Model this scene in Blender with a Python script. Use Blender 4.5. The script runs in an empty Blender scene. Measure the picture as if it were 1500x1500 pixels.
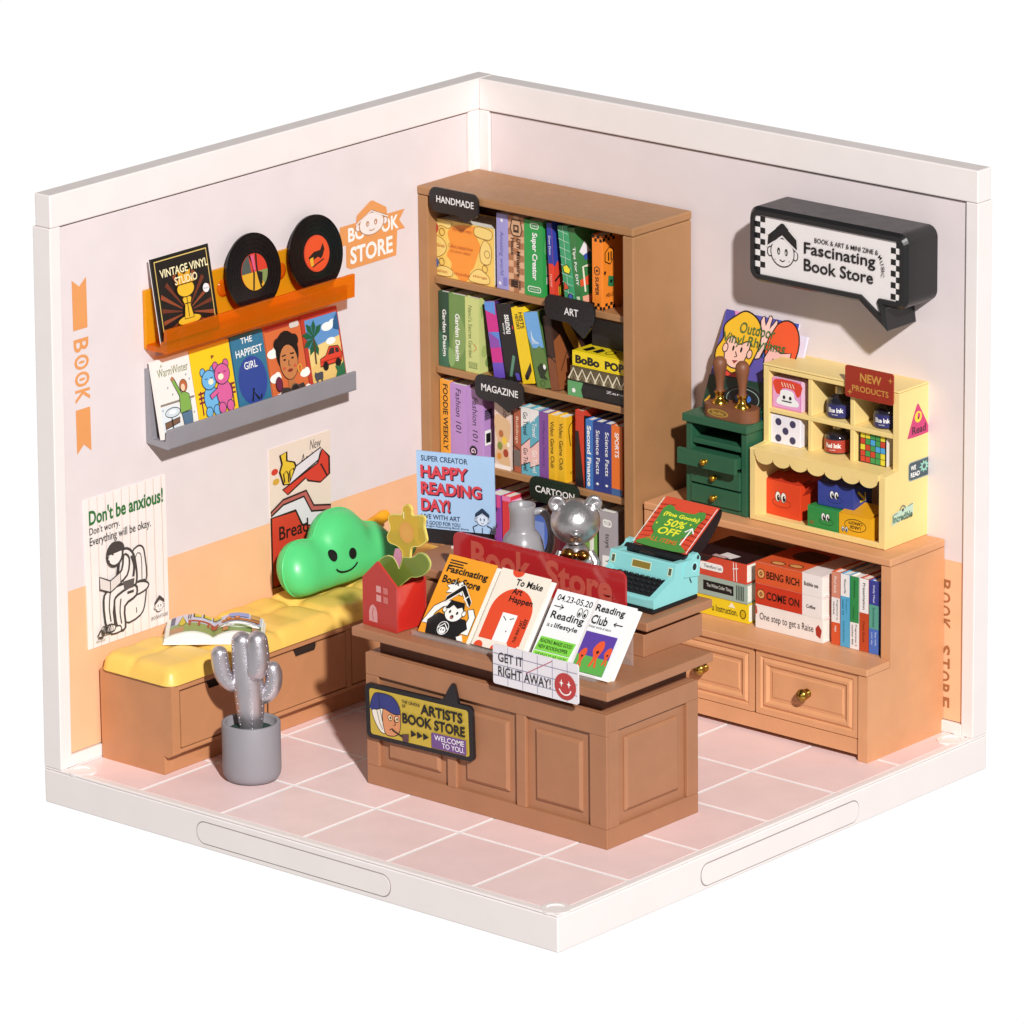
import bpy, math
from mathutils import Matrix, Vector
AMB_ = 0.115
S = bpy.context.scene
COL = S.collection
# ---------------- camera, world, lamp, exposure ----------------
cam = bpy.data.cameras.new('camera')
co = bpy.data.objects.new('camera', cam); COL.objects.link(co)
R_ = (0.7585721653861075, 0.6514958503823829, -0.011019384554847416)
U_ = (-0.18285209485179463, 0.22907578782540156, 0.9560802240609737)
F_ = (-0.6254065728066361, 0.7232409282989364, -0.2928978974379135)
co.matrix_world = Matrix(((R_[0], U_[0], -F_[0], 95.85410189), (R_[1], U_[1], -F_[1], -109.75331784),
                          (R_[2], U_[2], -F_[2], 46.97036847), (0, 0, 0, 1)))
cam.sensor_width = 36; cam.lens = 9347.772 / 1500 * 36
cam.clip_start = 1; cam.clip_end = 2000
S.camera = co
w = bpy.data.worlds.new('World'); S.world = w; w.use_nodes = True
nt = w.node_tree; bg = nt.nodes['Background']
tc = nt.nodes.new('ShaderNodeTexCoord')
def wnode(t, **k):
    n_ = nt.nodes.new(t)
    for a_, v_ in k.items(): setattr(n_, a_, v_)
    return n_
# a white studio backdrop low behind the model (towards -x, +y), a dim grey studio everywhere else
dotn = wnode('ShaderNodeVectorMath', operation='DOT_PRODUCT'); dotn.inputs[1].default_value = (-0.655, 0.755, 0.0)
sx = wnode('ShaderNodeSeparateXYZ')
m1 = wnode('ShaderNodeMapRange', interpolation_type='SMOOTHSTEP'); m1.inputs['From Min'].default_value = 0.15; m1.inputs['From Max'].default_value = 0.42
m2 = wnode('ShaderNodeMapRange', interpolation_type='SMOOTHSTEP'); m2.inputs['From Min'].default_value = 0.06; m2.inputs['From Max'].default_value = -0.06
mu = wnode('ShaderNodeMath', operation='MULTIPLY'); mx = wnode('ShaderNodeMix', data_type='RGBA')
nt.links.new(tc.outputs['Generated'], dotn.inputs[0]); nt.links.new(tc.outputs['Generated'], sx.inputs[0])
nt.links.new(dotn.outputs['Value'], m1.inputs['Value']); nt.links.new(sx.outputs['Z'], m2.inputs['Value'])
nt.links.new(m1.outputs[0], mu.inputs[0]); nt.links.new(m2.outputs[0], mu.inputs[1]); nt.links.new(mu.outputs[0], mx.inputs['Factor'])
ma = wnode('ShaderNodeMix', data_type='RGBA'); nt.links.new(m2.outputs[0], ma.inputs['Factor'])
ma.inputs['A'].default_value = (AMB_, AMB_*0.985, AMB_*0.98, 1); ma.inputs['B'].default_value = (0.5, 0.49, 0.485, 1)   # added fill glow from below in front, lifts the tray's outer faces
nt.links.new(ma.outputs['Result'], mx.inputs['A']); mx.inputs['B'].default_value = (1.03, 1.03, 1.03, 1)
nt.links.new(mx.outputs['Result'], bg.inputs['Color'])
bg.inputs['Strength'].default_value = 1.0
LD = Vector((-0.676, 0.509, -0.524)).normalized()
lamp = bpy.data.lights.new('studio_lamp', 'AREA'); lamp.shape = 'DISK'; lamp.size = 9.5
lo = bpy.data.objects.new('studio_lamp', lamp); COL.objects.link(lo)
DL = 250.0
lo.location = Vector((6.5, -6.5, 4)) - LD * DL
lo.rotation_euler = LD.to_track_quat('-Z', 'Y').to_euler()
lamp.energy = 4.25 * math.pi * DL * DL
lamp.color = (1.0, 0.985, 0.962)
vs = S.view_settings; vs.view_transform = 'Standard'; vs.look = 'None'; vs.exposure = 0; vs.gamma = 1; vs.use_curve_mapping = False
try: S.cycles.max_bounces = 8; S.cycles.transparent_max_bounces = 12
except Exception: pass

# ---------------- materials ----------------
def lin(h):
    h = h.lstrip('#'); out = []
    for i in (0, 2, 4):
        c = int(h[i:i+2], 16) / 255
        out.append(c / 12.92 if c <= 0.04045 else ((c + 0.055) / 1.055) ** 2.4)
    return out
MATS = {}
def P(hexc, rough=0.5, metal=0.0, var=0.035, bump=0.0, bscale=6.0, trans=0.0, alpha=1.0, coat=0.0, k=1.0, spec=0.5, sss=0.0):
    key = (hexc, rough, metal, var, bump, bscale, trans, alpha, coat, k, spec, sss)
    if key in MATS: return MATS[key]
    m = bpy.data.materials.new('mat_' + hexc.lstrip('#')); m.use_nodes = True
    n = m.node_tree.nodes; l = m.node_tree.links; b = n['Principled BSDF']
    c = [min(0.86, x * k) for x in lin(hexc)]
    b.inputs['Roughness'].default_value = rough; b.inputs['Metallic'].default_value = metal
    b.inputs['Specular IOR Level'].default_value = spec
    if trans: b.inputs['Transmission Weight'].default_value = trans; b.inputs['IOR'].default_value = 1.25
    if alpha < 1: b.inputs['Alpha'].default_value = alpha
    if coat: b.inputs['Coat Weight'].default_value = coat; b.inputs['Coat Roughness'].default_value = 0.1
    if sss:
        b.inputs['Subsurface Weight'].default_value = sss; b.inputs['Subsurface Scale'].default_value = 0.15
    t = n.new('ShaderNodeTexCoord'); z = n.new('ShaderNodeTexNoise')
    z.inputs['Scale'].default_value = 1.3; z.inputs['Detail'].default_value = 6
    l.new(t.outputs['Object'], z.inputs['Vector'])
    r = n.new('ShaderNodeValToRGB'); r.color_ramp.elements[0].position = 0.3; r.color_ramp.elements[1].position = 0.7
    r.color_ramp.elements[0].color = (*[x * (1 - var) for x in c], 1); r.color_ramp.elements[1].color = (*[min(0.9, x * (1 + var)) for x in c], 1)
    l.new(z.outputs[0], r.inputs[0]); l.new(r.outputs[0], b.inputs['Base Color'])
    rm = n.new('ShaderNodeMapRange'); rm.inputs['From Min'].default_value = 0.3; rm.inputs['From Max'].default_value = 0.7
    rm.inputs['To Min'].default_value = max(0.02, rough*0.82); rm.inputs['To Max'].default_value = min(1, rough*1.18)
    zr = n.new('ShaderNodeTexNoise'); zr.inputs['Scale'].default_value = 5.0; zr.inputs['Detail'].default_value = 8; zr.inputs['Roughness'].default_value = 0.7
    l.new(t.outputs['Object'], zr.inputs['Vector']); l.new(zr.outputs[0], rm.inputs['Value']); l.new(rm.outputs[0], b.inputs['Roughness'])
    if bump:
        z2 = n.new('ShaderNodeTexNoise'); z2.inputs['Scale'].default_value = bscale; z2.inputs['Detail'].default_value = 4
        l.new(t.outputs['Object'], z2.inputs['Vector'])
        bp = n.new('ShaderNodeBump'); bp.inputs['Strength'].default_value = bump; bp.inputs['Distance'].default_value = 0.05
        l.new(z2.outputs[0], bp.inputs['Height']); l.new(bp.outputs[0], b.inputs['Normal'])
    MATS[key] = m
    return m
def acrylic(tint, body, fac=0.35, rough=0.12):
    key = ('acr', tint, body, fac)
    if key in MATS: return MATS[key]
    m = bpy.data.materials.new('mat_acrylic'); m.use_nodes = True; n = m.node_tree.nodes; l = m.node_tree.links
    b = n['Principled BSDF']; b.inputs['Base Color'].default_value = (*lin(body), 1); b.inputs['Roughness'].default_value = rough
    b.inputs['Coat Weight'].default_value = 0.5
    t = n.new('ShaderNodeBsdfTransparent'); t.inputs[0].default_value = (*lin(tint), 1)
    z = n.new('ShaderNodeTexNoise'); z.inputs['Scale'].default_value = 2.0
    r = n.new('ShaderNodeMapRange'); r.inputs['To Min'].default_value = fac - 0.05; r.inputs['To Max'].default_value = fac + 0.05
    l.new(z.outputs[0], r.inputs['Value']); mx_ = n.new('ShaderNodeMixShader'); l.new(r.outputs[0], mx_.inputs[0])
    l.new(t.outputs[0], mx_.inputs[1]); l.new(b.outputs[0], mx_.inputs[2]); l.new(mx_.outputs[0], n['Material Output'].inputs[0])
    MATS[key] = m; return m
def K(h): return P(h, 0.42, var=0.02, bump=0.10, bscale=3.5)         # printed ink / coated paper
BLACK = '#141416'; WHITE = '#f4f0ec'

# ---------------- mesh builder ----------------
class MB:
    def __init__(s, xf=None): s.v = []; s.f = []; s.m = []; s.sm = []; s.mats = []; s.xf = xf
    def mi(s, m):
        if m not in s.mats: s.mats.append(m)
        return s.mats.index(m)
    def add(s, vs, fs, m, smooth=False):
        o = len(s.v); i = s.mi(m)
        for p in vs:
            p = Vector(p); s.v.append(s.xf @ p if s.xf else p)
        for f in fs:
            s.f.append([o + k for k in f]); s.m.append(i); s.sm.append(smooth)
        return s
    def box(s, x0, x1, y0, y1, z0, z1, m):
        if x0 > x1: x0, x1 = x1, x0
        if y0 > y1: y0, y1 = y1, y0
        if z0 > z1: z0, z1 = z1, z0
        return s.add([(x0,y0,z0),(x1,y0,z0),(x1,y1,z0),(x0,y1,z0),(x0,y0,z1),(x1,y0,z1),(x1,y1,z1),(x0,y1,z1)],
              [(3,2,1,0),(4,5,6,7),(0,1,5,4),(1,2,6,5),(2,3,7,6),(3,0,4,7)], m)
    def hexa(s, p, m):   # 8 points: bottom loop, top loop
        return s.add(p, [(3,2,1,0),(4,5,6,7),(0,1,5,4),(1,2,6,5),(2,3,7,6),(3,0,4,7)], m)
    def prism(s, pts, d, m, smooth=False, mside=None):   # closed 3-D polygon pushed along d
        n = len(pts); d = Vector(d); a = [Vector(p) for p in pts]; b = [p + d for p in a]
        nrm = Vector((0, 0, 0))
        for i in range(n): nrm += a[i].cross(a[(i+1) % n])
        if nrm.dot(d) < 0: a.reverse(); b.reverse()
        s.add(a + b, [list(range(n))[::-1], list(range(n, 2*n))], m)
        s.add(a + b, [(i, (i+1) % n, n + (i+1) % n, n + i) for i in range(n)], mside or m, smooth)
        return s
    def lathe(s, cx, cy, prof, m, seg=32, smooth=True, ax=None):
        # prof: (radius, z); ax: matrix placing the local z axis
        vs = []; fs = []; n = len(prof)
        for r, z in prof:
            for k in range(seg):
                a = 2 * math.pi * k / seg
                p = Vector((r * math.cos(a), r * math.sin(a), z))
                vs.append(ax @ p if ax else p + Vector((cx, cy, 0)))
        for i in range(n - 1):
            for k in range(seg):
                k2 = (k + 1) % seg
                fs.append((i*seg + k, i*seg + k2, (i+1)*seg + k2, (i+1)*seg + k))
        s.add(vs, fs, m, smooth)
        s.add([vs[k] for k in range(seg)], [list(range(seg))[::-1]], m) if prof[0][0] > 1e-4 else None
        s.add([vs[(n-1)*seg + k] for k in range(seg)], [list(range(seg))], m) if prof[-1][0] > 1e-4 else None
        return s
    def tube(s, pts, rad, m, seg=12, cap=True, closed=False):
        pts = [Vector(p) for p in pts]; n = len(pts)
        rr = rad if isinstance(rad, (list, tuple)) else [rad] * n
        vs = []; fs = []; ref = Vector((0.13, 0.31, 0.94))
        for i, p in enumerate(pts):
            if closed: t = pts[(i+1) % n] - pts[i-1]
            else: t = pts[min(i+1, n-1)] - pts[max(i-1, 0)]
            t.normalize(); a = t.cross(ref); a.normalize(); b = t.cross(a)
            for k in range(seg):
                q = 2 * math.pi * k / seg
                vs.append(p + rr[i] * (math.cos(q) * a + math.sin(q) * b))
        for i in range(n if closed else n - 1):
            j = (i + 1) % n
            for k in range(seg):
                k2 = (k + 1) % seg; fs.append((i*seg + k, i*seg + k2, j*seg + k2, j*seg + k))
        s.add(vs, fs, m, True)
        if cap and not closed:
            s.add(vs[:seg], [list(range(seg))[::-1]], m); s.add(vs[-seg:], [list(range(seg))], m)
        return s
    def ball(s, c, r, m, seg=24, rings=14, xf=None):
        rx, ry, rz = r if isinstance(r, (tuple, list)) else (r, r, r)
        vs = []; fs = []
        for i in range(rings + 1):
            th = math.pi * i / rings
            for k in range(seg):
                a = 2 * math.pi * k / seg
                p = Vector((rx * math.sin(th) * math.cos(a), ry * math.sin(th) * math.sin(a), -rz * math.cos(th)))
                if xf: p = xf @ p
                vs.append(p + Vector(c))
        for i in range(rings):
            for k in range(seg):
                k2 = (k + 1) % seg; fs.append((i*seg + k, i*seg + k2, (i+1)*seg + k2, (i+1)*seg + k))
        return s.add(vs, fs, m, True)

WM = {}
def obj(name, mb, parent=None, bevel=0.0, seg=2, subsurf=0, weld=False):
    me = bpy.data.meshes.new(name)
    inv = WM[parent].inverted() if parent is not None else None
    vs = [inv @ p for p in mb.v] if inv else mb.v
    org = None
    if parent is None:      # top-level single mesh: put the origin at its base
        xs = [p.x for p in vs]; ys = [p.y for p in vs]; zs = [p.z for p in vs]
        org = Vector(((min(xs)+max(xs))/2, (min(ys)+max(ys))/2, min(zs)))
        vs = [p - org for p in vs]
    me.from_pydata([tuple(p) for p in vs], [], mb.f)
    for m in mb.mats: me.materials.append(m)
    me.polygons.foreach_set('material_index', mb.m)
    me.polygons.foreach_set('use_smooth', mb.sm)
    me.update()
    o = bpy.data.objects.new(name, me); COL.objects.link(o)
    if org is not None: o.location = org; WM[o] = Matrix.Translation(org)
    if parent is not None: o.parent = parent; WM[o] = WM[parent]
    if weld:
        wd = o.modifiers.new('weld', 'WELD'); wd.merge_threshold = 0.0005
    if subsurf:
        sb = o.modifiers.new('sub', 'SUBSURF'); sb.levels = subsurf; sb.render_levels = subsurf
    if bevel:
        b = o.modifiers.new('bevel', 'BEVEL'); b.width = bevel; b.segments = seg; b.limit_method = 'ANGLE'; b.angle_limit = math.radians(40)
    return o
def tag(o, label=None, cat=None, group=None, kind=None):
    if label: o['label'] = label
    if cat: o['category'] = cat
    if group: o['group'] = group
    if kind: o['kind'] = kind
    return o
def thing(name, label, cat, loc, rot=(0, 0, 0), group=None):
    o = bpy.data.objects.new(name, None); COL.objects.link(o); o.empty_display_size = 0.3
    o.location = loc; o.rotation_euler = rot
    from mathutils import Euler
    WM[o] = Matrix.Translation(loc) @ Euler(rot).to_matrix().to_4x4()
    return tag(o, label, cat, group)

# ---------------- flat print: text, polygons and strokes on a surface ----------------
TX = {}
def text_geo(s, bold=0.0):
    key = (s, bold)
    if key in TX: return TX[key]
    c = bpy.data.curves.new('t', 'FONT'); c.body = s; c.size = 1; c.resolution_u = 3; c.fill_mode = 'FRONT'; c.offset = bold
    o = bpy.data.objects.new('t', c); COL.objects.link(o)
    dg = bpy.context.evaluated_depsgraph_get()
    me = o.evaluated_get(dg).to_mesh()
    vs = [(p.co.x, p.co.y) for p in me.vertices]; fs = [list(p.vertices) for p in me.polygons]
    o.evaluated_get(dg).to_mesh_clear()
    bpy.data.objects.remove(o); bpy.data.curves.remove(c)
    xs = [p[0] for p in vs] or [0]; ys = [p[1] for p in vs] or [0]
    TX[key] = (vs, fs, min(xs), max(xs), min(ys), max(ys))
    return TX[key]
def smooth_pts(p, n=5, closed=True):
    out = []; N = len(p)
    for i in range(N if closed else N - 1):
        if closed: a, b, c, d = p[i-1], p[i], p[(i+1) % N], p[(i+2) % N]
        else: a, b, c, d = p[max(i-1, 0)], p[i], p[i+1], p[min(i+2, N-1)]
        for k in range(n):
            t = k / n
            out.append(tuple(0.5 * (2*b[j] + (c[j]-a[j])*t + (2*a[j]-5*b[j]+4*c[j]-d[j])*t*t + (3*b[j]-a[j]-3*c[j]+d[j])*t**3) for j in range(len(b))))
    if not closed: out.append(tuple(p[-1]))
    return out
def rrect(x0, y0, x1, y1, r, n=5):
    out = []
    for cx, cy, a0 in ((x1-r, y0+r, -90), (x1-r, y1-r, 0), (x0+r, y1-r, 90), (x0+r, y0+r, 180)):
        for k in range(n + 1):
            a = math.radians(a0 + 90*k/n); out.append((cx + r*math.cos(a), cy + r*math.sin(a)))
    return out
def circ(cx, cy, rx, ry=None, n=20, a0=0, a1=360):
    ry = rx if ry is None else ry
    full = abs(a1 - a0) >= 360
    return [(cx + rx*math.cos(math.radians(a0 + (a1-a0)*k/(n if full else n-1))), cy + ry*math.sin(math.radians(a0 + (a1-a0)*k/(n if full else n-1)))) for k in range(n)]
class Fr:
    """a drawing frame on a surface: origin, u (right), v (up); every draw call lies a hair above the one before"""
    def __init__(s, mb, o, u, v, w=None, h=None, lift=0.004, warp=None):
        s.mb = mb; s.o = Vector(o); s.u = Vector(u); s.v = Vector(v); s.n = s.u.cross(s.v).normalized(); s.h = lift
        s.W = w; s.H = h; s.warp = warp
    def at(s, a, b):
        z = s.h + (s.warp(a, b) if s.warp else 0)
        return s.o + s.u*a + s.v*b + s.n*z
    def step(s): s.h += 0.0012
    def poly(s, pts, c, sm=0):
        if sm: pts = smooth_pts(pts, sm)
        ar = sum(pts[i][0]*pts[(i+1) % len(pts)][1] - pts[(i+1) % len(pts)][0]*pts[i][1] for i in range(len(pts)))
        if ar < 0: pts = pts[::-1]
        s.mb.add([s.at(*p) for p in pts], [list(range(len(pts)))], K(c) if isinstance(c, str) else c); s.step(); return s
    def rect(s, x0, y0, x1, y1, c): return s.poly([(x0,y0),(x1,y0),(x1,y1),(x0,y1)], c)
    def ell(s, cx, cy, rx, ry, c, n=20): return s.poly(circ(cx, cy, rx, ry, n), c)
    def line(s, pts, wd, c, sm=0, closed=False):
        if sm: pts = smooth_pts(pts, sm, closed)
        n = len(pts)
        if n < 2: return s
        L = []; Rr = []
        for i in range(n):
            a = pts[i-1] if (i > 0 or closed) else pts[i]; b = pts[(i+1) % n] if (i < n-1 or closed) else pts[i]
            dx, dy = b[0]-a[0], b[1]-a[1]; q = math.hypot(dx, dy) or 1
            nx, ny = -dy/q*wd/2, dx/q*wd/2
            # widen sharp corners a little
            L.append((pts[i][0]+nx, pts[i][1]+ny)); Rr.append((pts[i][0]-nx, pts[i][1]-ny))
        vs = [s.at(*p) for p in L] + [s.at(*p) for p in Rr]
        fs = [(n+i, n+(i+1) % n, (i+1) % n, i) for i in range(n if closed else n-1)]
        s.mb.add(vs, fs, K(c) if isinstance(c, str) else c); s.step(); return s
    def out(s, pts, fill, c, wd, sm=0):
        if sm: pts = smooth_pts(pts, sm)
        s.poly(pts, fill); return s.line(pts, wd, c, closed=True)
    def text(s, t, x0, y0, x1, y1, c, bold=0.0, shear=0.0):
        vs, fs, a0, a1, b0, b1 = text_geo(t, bold)
        if not fs: return s
        kx = (x1-x0)/((a1-a0) or 1); ky = (y1-y0)/((b1-b0) or 1)
        pts = [(x0 + (p[0]-a0)*kx + shear*(p[1]-b0)*ky, y0 + (p[1]-b0)*ky) for p in vs]
        s.mb.add([s.at(*p) for p in pts], fs, K(c) if isinstance(c, str) else c); s.step(); return s
    def check(s, x0, y0, nx, ny, d, c, dy=None, ph=0):
        dy = dy or d
        vs = []; fs = []
        for i in range(nx):
            for j in range(ny):
                if (i + j + ph) % 2: continue
                o = len(vs); vs += [s.at(x0+i*d, y0+j*dy), s.at(x0+(i+1)*d, y0+j*dy), s.at(x0+(i+1)*d, y0+(j+1)*dy), s.at(x0+i*d, y0+(j+1)*dy)]
                fs.append((o, o+1, o+2, o+3))
        s.mb.add(vs, fs, K(c)); s.step(); return s
    def sub(s, x, y, ang=0, sc=1.0):      # a turned / scaled frame lying on this one
        a = math.radians(ang); u = (s.u*math.cos(a) + s.v*math.sin(a))*sc; v = (-s.u*math.sin(a) + s.v*math.cos(a))*sc
        g = Fr(s.mb, s.o + s.u*x + s.v*y, u, v, lift=s.h); s.h += 0.004; return g
def face(f, x, y, w, line=BLACK, cap=BLACK, skin='#f2ece8'):
    """the shop's own mark: a child's head under an open book used as a roof; (x, y) chin centre, w head width"""
    q = w
    f.out(circ(x-0.5*q, y+0.42*q, 0.1*q, 0.15*q, 12), skin, line, 0.035*q); f.out(circ(x+0.5*q, y+0.42*q, 0.1*q, 0.15*q, 12), skin, line, 0.035*q)
    f.out(circ(x, y+0.45*q, 0.46*q, 0.45*q, 24), skin, line, 0.035*q)
    for sx_ in (-1, 1):
        f.ell(x+sx_*0.15*q, y+0.48*q, 0.06*q, 0.12*q, line, 12); f.ell(x+sx_*0.14*q, y+0.46*q, 0.02*q, 0.06*q, skin, 8)
    f.line([(x-0.1*q, y+0.22*q), (x, y+0.17*q), (x+0.1*q, y+0.22*q)], 0.035*q, line, 4)
    f.poly([(x-0.58*q, y+0.62*q), (x, y+1.02*q), (x+0.58*q, y+0.62*q), (x+0.55*q, y+0.95*q), (x+0.05*q, y+1.38*q), (x-0.05*q, y+1.38*q), (x-0.55*q, y+0.95*q)], cap)
    f.line([(x-0.6*q, y+0.56*q), (x, y+0.97*q), (x+0.6*q, y+0.56*q)], 0.05*q, skin)
    return f
# ================= THE SETTING: tray base, tiled floor, two walls =================
WH = P('#ebe2e0', 0.45, var=0.015, bump=0.02, bscale=25); WPAN = P('#e0d4d5', 0.6, var=0.02, bump=0.03, bscale=30); GAP_SHADE = P('#5d5350', 0.8)
PEACH = P('#efb98f', 0.6, var=0.03); INK = '#e2995c'
PINK = [P('#eed2d1', 0.40, var=0.03), P('#eccfce', 0.42, var=0.03), P('#efd4d2', 0.38, var=0.03)]
YB, YT = -14.944, -14.744
base = thing('plastic_tray', 'low white plastic tray the whole miniature shop stands on', 'tray', (7.5, -7.47, -0.846))
b = MB()
b.box(0, 15, YB, 0, -0.846, -0.06, WH)
b.box(0, 15, YB, -14.72, -0.06, 0, WH); b.box(14.79, 15, -14.72, 0, -0.06, 0, WH)
b.box(0, 0.5, -14.72, 0, -0.06, 0, WH); b.box(0.5, 14.79, -0.5, 0, -0.06, 0, WH)
obj('tray_body', b, base, 0.03)
def stadium(o, u, v, L, H, r):
    o, u, v = Vector(o), Vector(u), Vector(v)
    return [o + u*x + v*y for x, y in rrect(0, 0, L, H, r, 8)]
GAP = P('#9c918d', 0.6)
for o_, u_, L_, n_ in (((4.68, YB, -0.71), (1, 0, 0), 5.63, (0, -1, 0)), ((15, -10.2, -0.745), (0, 1, 0), 5.48, (1, 0, 0))):
    h = MB(); n_ = Vector(n_)
    h.prism([p - n_*0.004 for p in stadium(Vector(o_)-Vector(u_)*0.025-Vector((0,0,0.025)), u_, (0,0,1), L_+0.05, 0.53, 0.24)], n_*0.008, GAP)
    h.prism([p - n_*0.004 for p in stadium(o_, u_, (0,0,1), L_, 0.48, 0.22)], n_*0.022, WH)
    obj('grip_plate', h, base, 0.012)
for cx_, cy_ in ((14.68, -14.62), (14.62, -0.82), (0.86, -14.62)):
    h = MB(); h.lathe(cx_, cy_, [(0.33, -0.055), (0.33, 0.004), (0.31, 0.008), (0.22, 0.008), (0.20, -0.015), (0.0, -0.015)], WH, 40, False)
    obj('corner_socket', h, base)
fl = MB(); fl.box(0.5, 14.79, -14.72, -0.5, -0.0595, -0.042, P('#fbf3ee', 0.5, var=0.01))
xs = [0.33 + 2.42*i for i in range(7)]; ys = [-0.54 - 2.36*i for i in range(7)]
xs[0] = 0.46; k_ = 0
for i in range(6):
    for j in range(6):
        x0, x1, y0, y1 = xs[i]+0.045, min(xs[i+1], 14.85)-0.045, max(ys[j+1], -14.75)+0.045, ys[j]-0.045
        if i == 5: x1 = 14.74
        if j == 5: y0 = -14.67
        fl.box(x0, x1, y0, y1, -0.05, -0.03, PINK[(i*5 + j*3 + i*j) % 3])
floor = obj('floor', fl, None, 0.008)
tag(floor, 'pale pink square tiles with white grout lines', None, None, 'structure')

def wall_left():
    t = thing('wall', 'white wall over a peach dado, carrying the record shelf and the vertical word BOOK', 'wall', (0.26, -7.4, 0))
    bk = MB(); bk.box(0.03, 0.2, -14.6, -0.03, 0.05, 12.4, GAP_SHADE); obj('shade_backing', bk, t)  # added dark sheet, colours the shadow line into the panel gaps
    p = MB(); pr_ = [(-14.575, 0.295), (-0.9, 0.295), (-0.9, 4.055), (-14.522, 4.055)]; p.prism([(0.21, y, z) for y, z in pr_], (0.24, 0, 0), PEACH)
    pr_ = [(-14.522, 4.055), (-0.9, 4.055), (-0.9, 12.345), (-14.437, 12.345)]; p.prism([(0.21, y, z) for y, z in pr_], (0.24, 0, 0), WPAN)
    f = Fr(p, (0.45, -14.6, 0), (0, 1, 0), (0, 0, 1), lift=0.006)
    Y = lambda y: y + 14.6
    # vertical ribbon and word, reading downwards
    for z0, z1, up in ((9.75, 11.07, 1), (7.12, 8.05, 0)):
        a, c = Y(-14.05), Y(-13.6)
        if up: f.poly([(a, 9.93), (c, 9.93), (c, 11.08), ((a+c)/2, 10.9), (a, 11.08)], INK)
        else: f.poly([(a, 7.11), ((a+c)/2, 7.3), (c, 7.11), (c, 8.12), (a, 8.12)], INK)
    g = Fr(p, (0.45, -14.05, 9.72), (0, 0, -1), (0, 1, 0), lift=0.006)
    for k, ch in enumerate('BOOK'):
        x0 = [0, 0.36, 0.74, 1.13][k]*1.02
        g.text(ch, x0, 0, x0 + (0.30 if k in (0, 3) else 0.34), 0.46, INK, 0.02)
    for x0 in (0.535, 0.925): g.ell(x0, 0.23, 0.03, 0.1, INK, 8)
    # BOOK STORE ribbon with the head
    O = Fr(p, (0.45, -5.12, 9.46), (0, 1, 0), (0, 0, 0.63), lift=0.006)
    O.poly([(-.22, 0.93), (0.5, 0.93), (2.02, 0.93), (1.83, 1.3), (2.02, 1.66), (-.22, 1.66)], INK)
    O.poly([(-.02, 0.1), (0.14, -.02), (1.7, 0.0), (1.75, 0.93), (-.02, 0.97)], INK)
    O.text('BO', 0.06, 1.0, 0.64, 1.54, WHITE, 0.03); O.text('OK', 1.2, 1.0, 1.8, 1.54, WHITE, 0.03)
    O.text('STORE', 0.12, 0.15, 1.58, 0.80, WHITE, 0.03)
    face(O, 0.86, 1.06, 0.92, '#b98a6b', INK, '#eadfdc')
    obj('panel', p, t)
    r = MB(); r.box(0.07, 0.54, YT+0.02, -0.01, 12.39, 13.134, WH); obj('top_rail', r, t, 0.03)
    e = MB()
    e.hexa([(0,YB,0.0),(0.527,YB,0.0),(0.527,YB+.345,0.0),(0,YB+.345,0.0),(0,YT,12.385),(0.527,YT,12.385),(0.527,YT+.33,12.385),(0,YT+.33,12.385)], WH)
    e.box(0.02, 0.527, -0.88, -0.02, 0, 12.385, WH); obj('post', e, t, 0.02)
    s = MB(); s.box(0.06, 0.52, YB+0.345, -0.88, 0.0, 0.27, WH); obj('skirting', s, t, 0.015)
def wall_right():
    t = thing('wall', 'white wall over a peach dado, carrying the black speech bubble shop sign', 'wall', (7.6, -0.26, 0))
    bk = MB(); bk.box(0.6, 14.72, -0.2, -0.03, 0.05, 12.4, GAP_SHADE); obj('shade_backing', bk, t)  # dark grey stands in for the shade in these gaps too
    p = MB(); p.box(0.84, 14.645, -0.45, -0.21, 0.285, 4.05, PEACH); p.box(0.84, 14.645, -0.45, -0.21, 4.05, 12.345, WPAN)
    g = Fr(p, (13.98, -0.45, 3.58), (0, 0, -1), (1, 0, 0), lift=0.006)
    BR = '#a4673f'
    for k, ch in enumerate('BOOK STORE'):
        if ch != ' ': g.text(ch, k*0.308, 0, k*0.308 + 0.24, 0.31, BR, 0.02)
    obj('panel', p, t)
    r = MB(); r.box(0.545, 15.0, -0.54, -0.05, 12.39, 13.134, WH); obj('top_rail', r, t, 0.03)
    e = MB(); e.box(14.67, 15.0, -0.527, 0, 0, 12.385, WH); e.box(0.53, 0.82, -0.527, -0.02, 0, 12.385, WH); obj('post', e, t, 0.02)
    s = MB(); s.box(0.82, 14.67, -0.52, -0.06, 0.0, 0.258, WH); obj('skirting', s, t, 0.015)
wall_left(); wall_right()
# ================= FURNITURE =================
def WOOD(h, r=0.48): return P(h, r, var=0.05, bump=0.03, bscale=3)
WB = WOOD('#a4774f'); WC = WOOD('#bd835a'); WD = WOOD('#a67353'); WE = WOOD('#d3986c'); DARK = P('#2a1a12', 0.8)
BRASS = P('#a5843c', 0.25, 1.0)
def panel_frame(mb, o, u, v, W, H, m, steps):
    """raised or sunken rectangular mouldings: (inset, height) rings, each a flat ring joined by slopes"""
    o, u, v = Vector(o), Vector(u), Vector(v); n = u.cross(v)
    rings = []
    for ins, h in steps:
        rings.append([o + u*a + v*c + n*h for a, c in ((ins, ins), (W-ins, ins), (W-ins, H-ins), (ins, H-ins))])
    for A, B in zip(rings, rings[1:]):
        mb.add(A + B, [(i, (i+1) % 4, 4 + (i+1) % 4, 4 + i) for i in range(4)], m)
    mb.add(rings[-1], [(0, 1, 2, 3)], m)
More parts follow.
